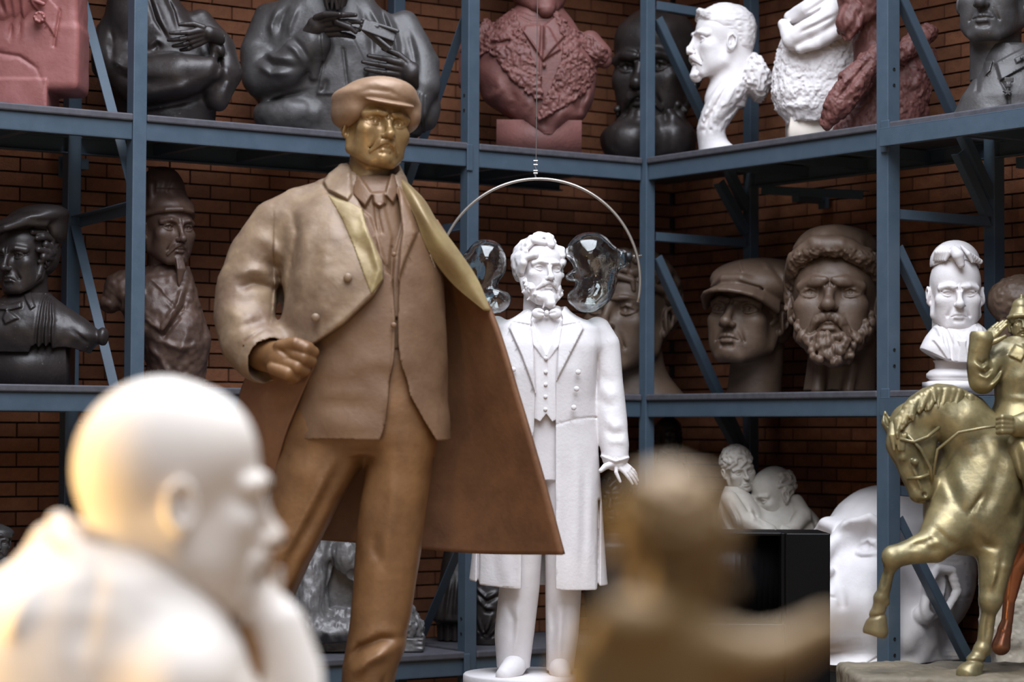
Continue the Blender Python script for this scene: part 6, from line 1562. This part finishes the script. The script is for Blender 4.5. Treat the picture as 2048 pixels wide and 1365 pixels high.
    for a in ([(1936, 730), (1950, 740), (1964, 728)], [(1940, 752), (1958, 758), (1974, 744)], [(1962, 780), (1984, 760), (1996, 740)]): s.crease(a, 4, 4, -220, 20); s.crease([(x, r - 9) for x, r in a], 4, -5, -220, 20)
    s.tube([(2070, -90, -900), (2090, -110, -980), (2085, -110, -1050)], (44, 40, 30), 14)
    s.noise(1.4, 20, seed=3)
    out.append(('greatcoat', s.polys(), G))
    s = Sculpt(2000, 2180, -150, 0, 1000, 1160, 2); s.tube([(2090, -112, -1030), (2080, -112, -1110), (2036, -122, -1122)], (28, 20, 13), 6); s.tube([(2030, -122, -1122), (2060, -118, -1132)], 5, 3)
    out.append(('boot', s.polys(), G))
    s = Sculpt(2000, 2090, -60, 60, 585, 700, 1.0)
    head(s, 2042, 645, 64, yaw=-4, neck=(.24, .9), age=.6); moustache(s, .16, .06, .034, 4)
    out.append(('head', s.polys(), G))
    s = Sculpt(2000, 2090, -60, 60, 580, 665, 1.0); s.frame(2042, 645, 0, 64, -4)
    s.tube([(0, .05, .20), (0, .05, .50), (0, .03, .72), (0, .02, .86)], (.42, .30, .10, .05), .08); s.tube([(-.40, 0, .16), (-.26, -.30, .20), (0, -.42, .22), (.26, -.30, .20), (.40, 0, .16), (.3, .34, .14), (-.3, .34, .14), (-.40, 0, .16)], .07, .04); s.tube([(-.40, .05, .1), (-.38, .1, -.1), (-.34, .1, -.25)], .06, .04); s.ell((0, .03, -.12), (.33, .38, .32), .03, 'sub')
    out.append(('pointed_hat', s.polys(), G))
    s = Sculpt(1935, 2015, -85, -20, 625, 700, .9); hand(s, (1954, -53, -690), (.68, -.05, .74), (.5, -.75, -.45), 66, (.02, .02, .03, .04), .35, .0, palm=(.25, .17), k=.03)
    out.append(('hand', s.polys(), G))
    s = Sculpt(1960, 2040, -140, -60, 820, 890, 1.0); s.ell((1990, -102, -850), (20, 18, 18), 0)
    for i in range(4): s.tube([(1996, -116, -(838 + i * 8)), (1980, -120, -(836 + i * 9)), (1974, -108, -(838 + i * 9))], (7, 7, 6), 2)
    s.tube([(1996, -104, -852), (2020, -98, -852)], (17, 20), 4)
    out.append(('hand', s.polys(), G))
    s = Sculpt(1640, 2360, -180, 280, 1325, 1420, 3.5)
    s.box((2020, 20, -1375), (325, 160, 34), 14); s.noise(5, 40, seed=3); s.noise(2, 10, seed=4)
    out.append(('base', s.polys(), 'stone'))
    out.append(('plinth', plinth(1710, 2330, -120, 150, 1405, 1627), 'stone'))
    return out
statue('mounted_soldier_statue', 'green-gold bronze statue of a saluting soldier on a prancing horse', 'statue', (1950, 1200), 10.8, rider)
# ---- hanging glass faces
def shell(s, t):
    s.F = np.maximum(s.F, -(s.F + t)); return s
def glass_right():
    s = Sculpt(1115, 1270, -75, 75, 450, 635, 1.2)
    s.ell((1180, 0, -512), (50, 52, 48), 0); s.ell((1196, 4, -560), (38, 48, 50), 20); s.ell((1176, 0, -592), (36, 44, 34), 20)
    s.tube([(1215, 0, -520), (1240, 0, -518), (1252, 0, -517)], (34, 20, 13), 12)
    s.tube([(1150, -8, -540), (1143, -6, -556)], (8, 11), 12); s.tube([(1150, -6, -588), (1146, -6, -596)], (10, 12), 10); s.ell((1140, -4, -530), (16, 24, 12), 12, 'sub'); s.ell((1140, -4, -572), (14, 20, 8), 8, 'sub')
    s.noise(1.4, 20, seed=4); a = shell(s, 3.0).polys()
    b = MB(); b.lathe([(10, 0), (11, 2), (11, 12), (9, 14)], (0, 0, 0), 24); V = np.array([(1249 + v[2], v[0], -514 + v[1]) for v in b.v]); q = [f for f in b.f if len(f) == 4]; T = [t for f in b.f if len(f) > 4 for t in [(f[0], f[i], f[i + 1]) for i in range(1, len(f) - 1)]]
    c = MB(); c.tube([(1262, 0, -513), (1284, 0, -511)], 2.4, 8); c.tube([(1266, 0, -513), (1270, 0, -513)], 5, 6)
    T2 = [t for f in c.f if len(f) > 4 for t in [(f[0], f[i + 1], f[i]) for i in range(1, len(f) - 1)]]
    return [('glass_shell', a, 'glass'), ('stopper', (V, np.array(T), np.array(q)), 'black'), ('screw', (np.array(c.v), np.array(T2), np.array([f[::-1] for f in c.f if len(f) == 4])), 'wire')]
statue('hanging_glass_face', 'clear glass face hung from the arched rod to the right of the white statue', 'glass mask', (1180, 540), 11.8, glass_right)
def glass_left():
    s = Sculpt(895, 1040, -75, 75, 465, 645, 1.2)
    s.ell((972, 0, -524), (42, 50, 46), 0); s.ell((955, 6, -560), (40, 46, 50), 20); s.ell((992, -4, -598), (32, 40, 30), 14); s.tube([(940, 0, -540), (905, 0, -530)], (34, 14), 14)
    s.ell((1024, -10, -572), (30, 40, 12), 14, 'sub'); s.noise(1.4, 20, seed=6); a = shell(s, 3.0).polys()
    b = MB(); b.lathe([(9, 0), (10, 10)], (0, 0, 0), 20); V = np.array([(900 - v[2], v[0], -528 + v[1]) for v in b.v]); q = [f[::-1] for f in b.f if len(f) == 4]; T = [t for f in b.f if len(f) > 4 for t in [(f[0], f[i + 1], f[i]) for i in range(1, len(f) - 1)]]
    return [('glass_shell', a, 'glass'), ('stopper', (V, np.array(T), np.array(q)), 'black')]
statue('hanging_glass_face', 'clear glass face hung between the open bronze overcoat and the white statue', 'glass mask', (970, 540), 11.8, glass_left)
# arched rod and its wire
def hanger():
    z = 11.8; s = z / FPX; root = empty('arched_hanging_rod', P(1072, 357, z), 'thin metal rod bent into an arch above the white statue, hung on a wire', 'hanging rod')
    L = lambda x, r, y=0: ((x - 1072) * s, y, (357 - r) * s)
    b = MB(); c = (1078, 562); a0, a1 = R(190), R(-12)
    b.tube([L(c[0] + 203 * math.cos(a0 + (a1 - a0) * i / 60), c[1] - 204 * math.sin(a0 + (a1 - a0) * i / 60)) for i in range(61)], 3.2 * s, 10); b.build('rod', M['wire'], root, smooth=True)
    b = MB(); b.tube([L(1072, 322), L(1073, 100), L(1074, -420)], .9 * s, 8); b.build('wire', M['wire'], root)
    b = MB()
    for r in (322, 330, 342, 347): b.tube([L(1067, r), L(1075, r)], 2.2 * s, 8)
    b.tube([L(1071, 318), L(1073, 326), L(1070, 334), L(1073, 342), L(1070, 350), L(1072, 357)], 1.7 * s, 8); b.build('turnbuckle', M['bolt'], root)
hanger()
import time
_t = time.time(); run_jobs(); print('sculpting', time.time() - _t)
place_bricks()
print('TRIS', sum(len(p.vertices) - 2 for o in bpy.data.objects if o.type == 'MESH' for p in o.data.polygons))
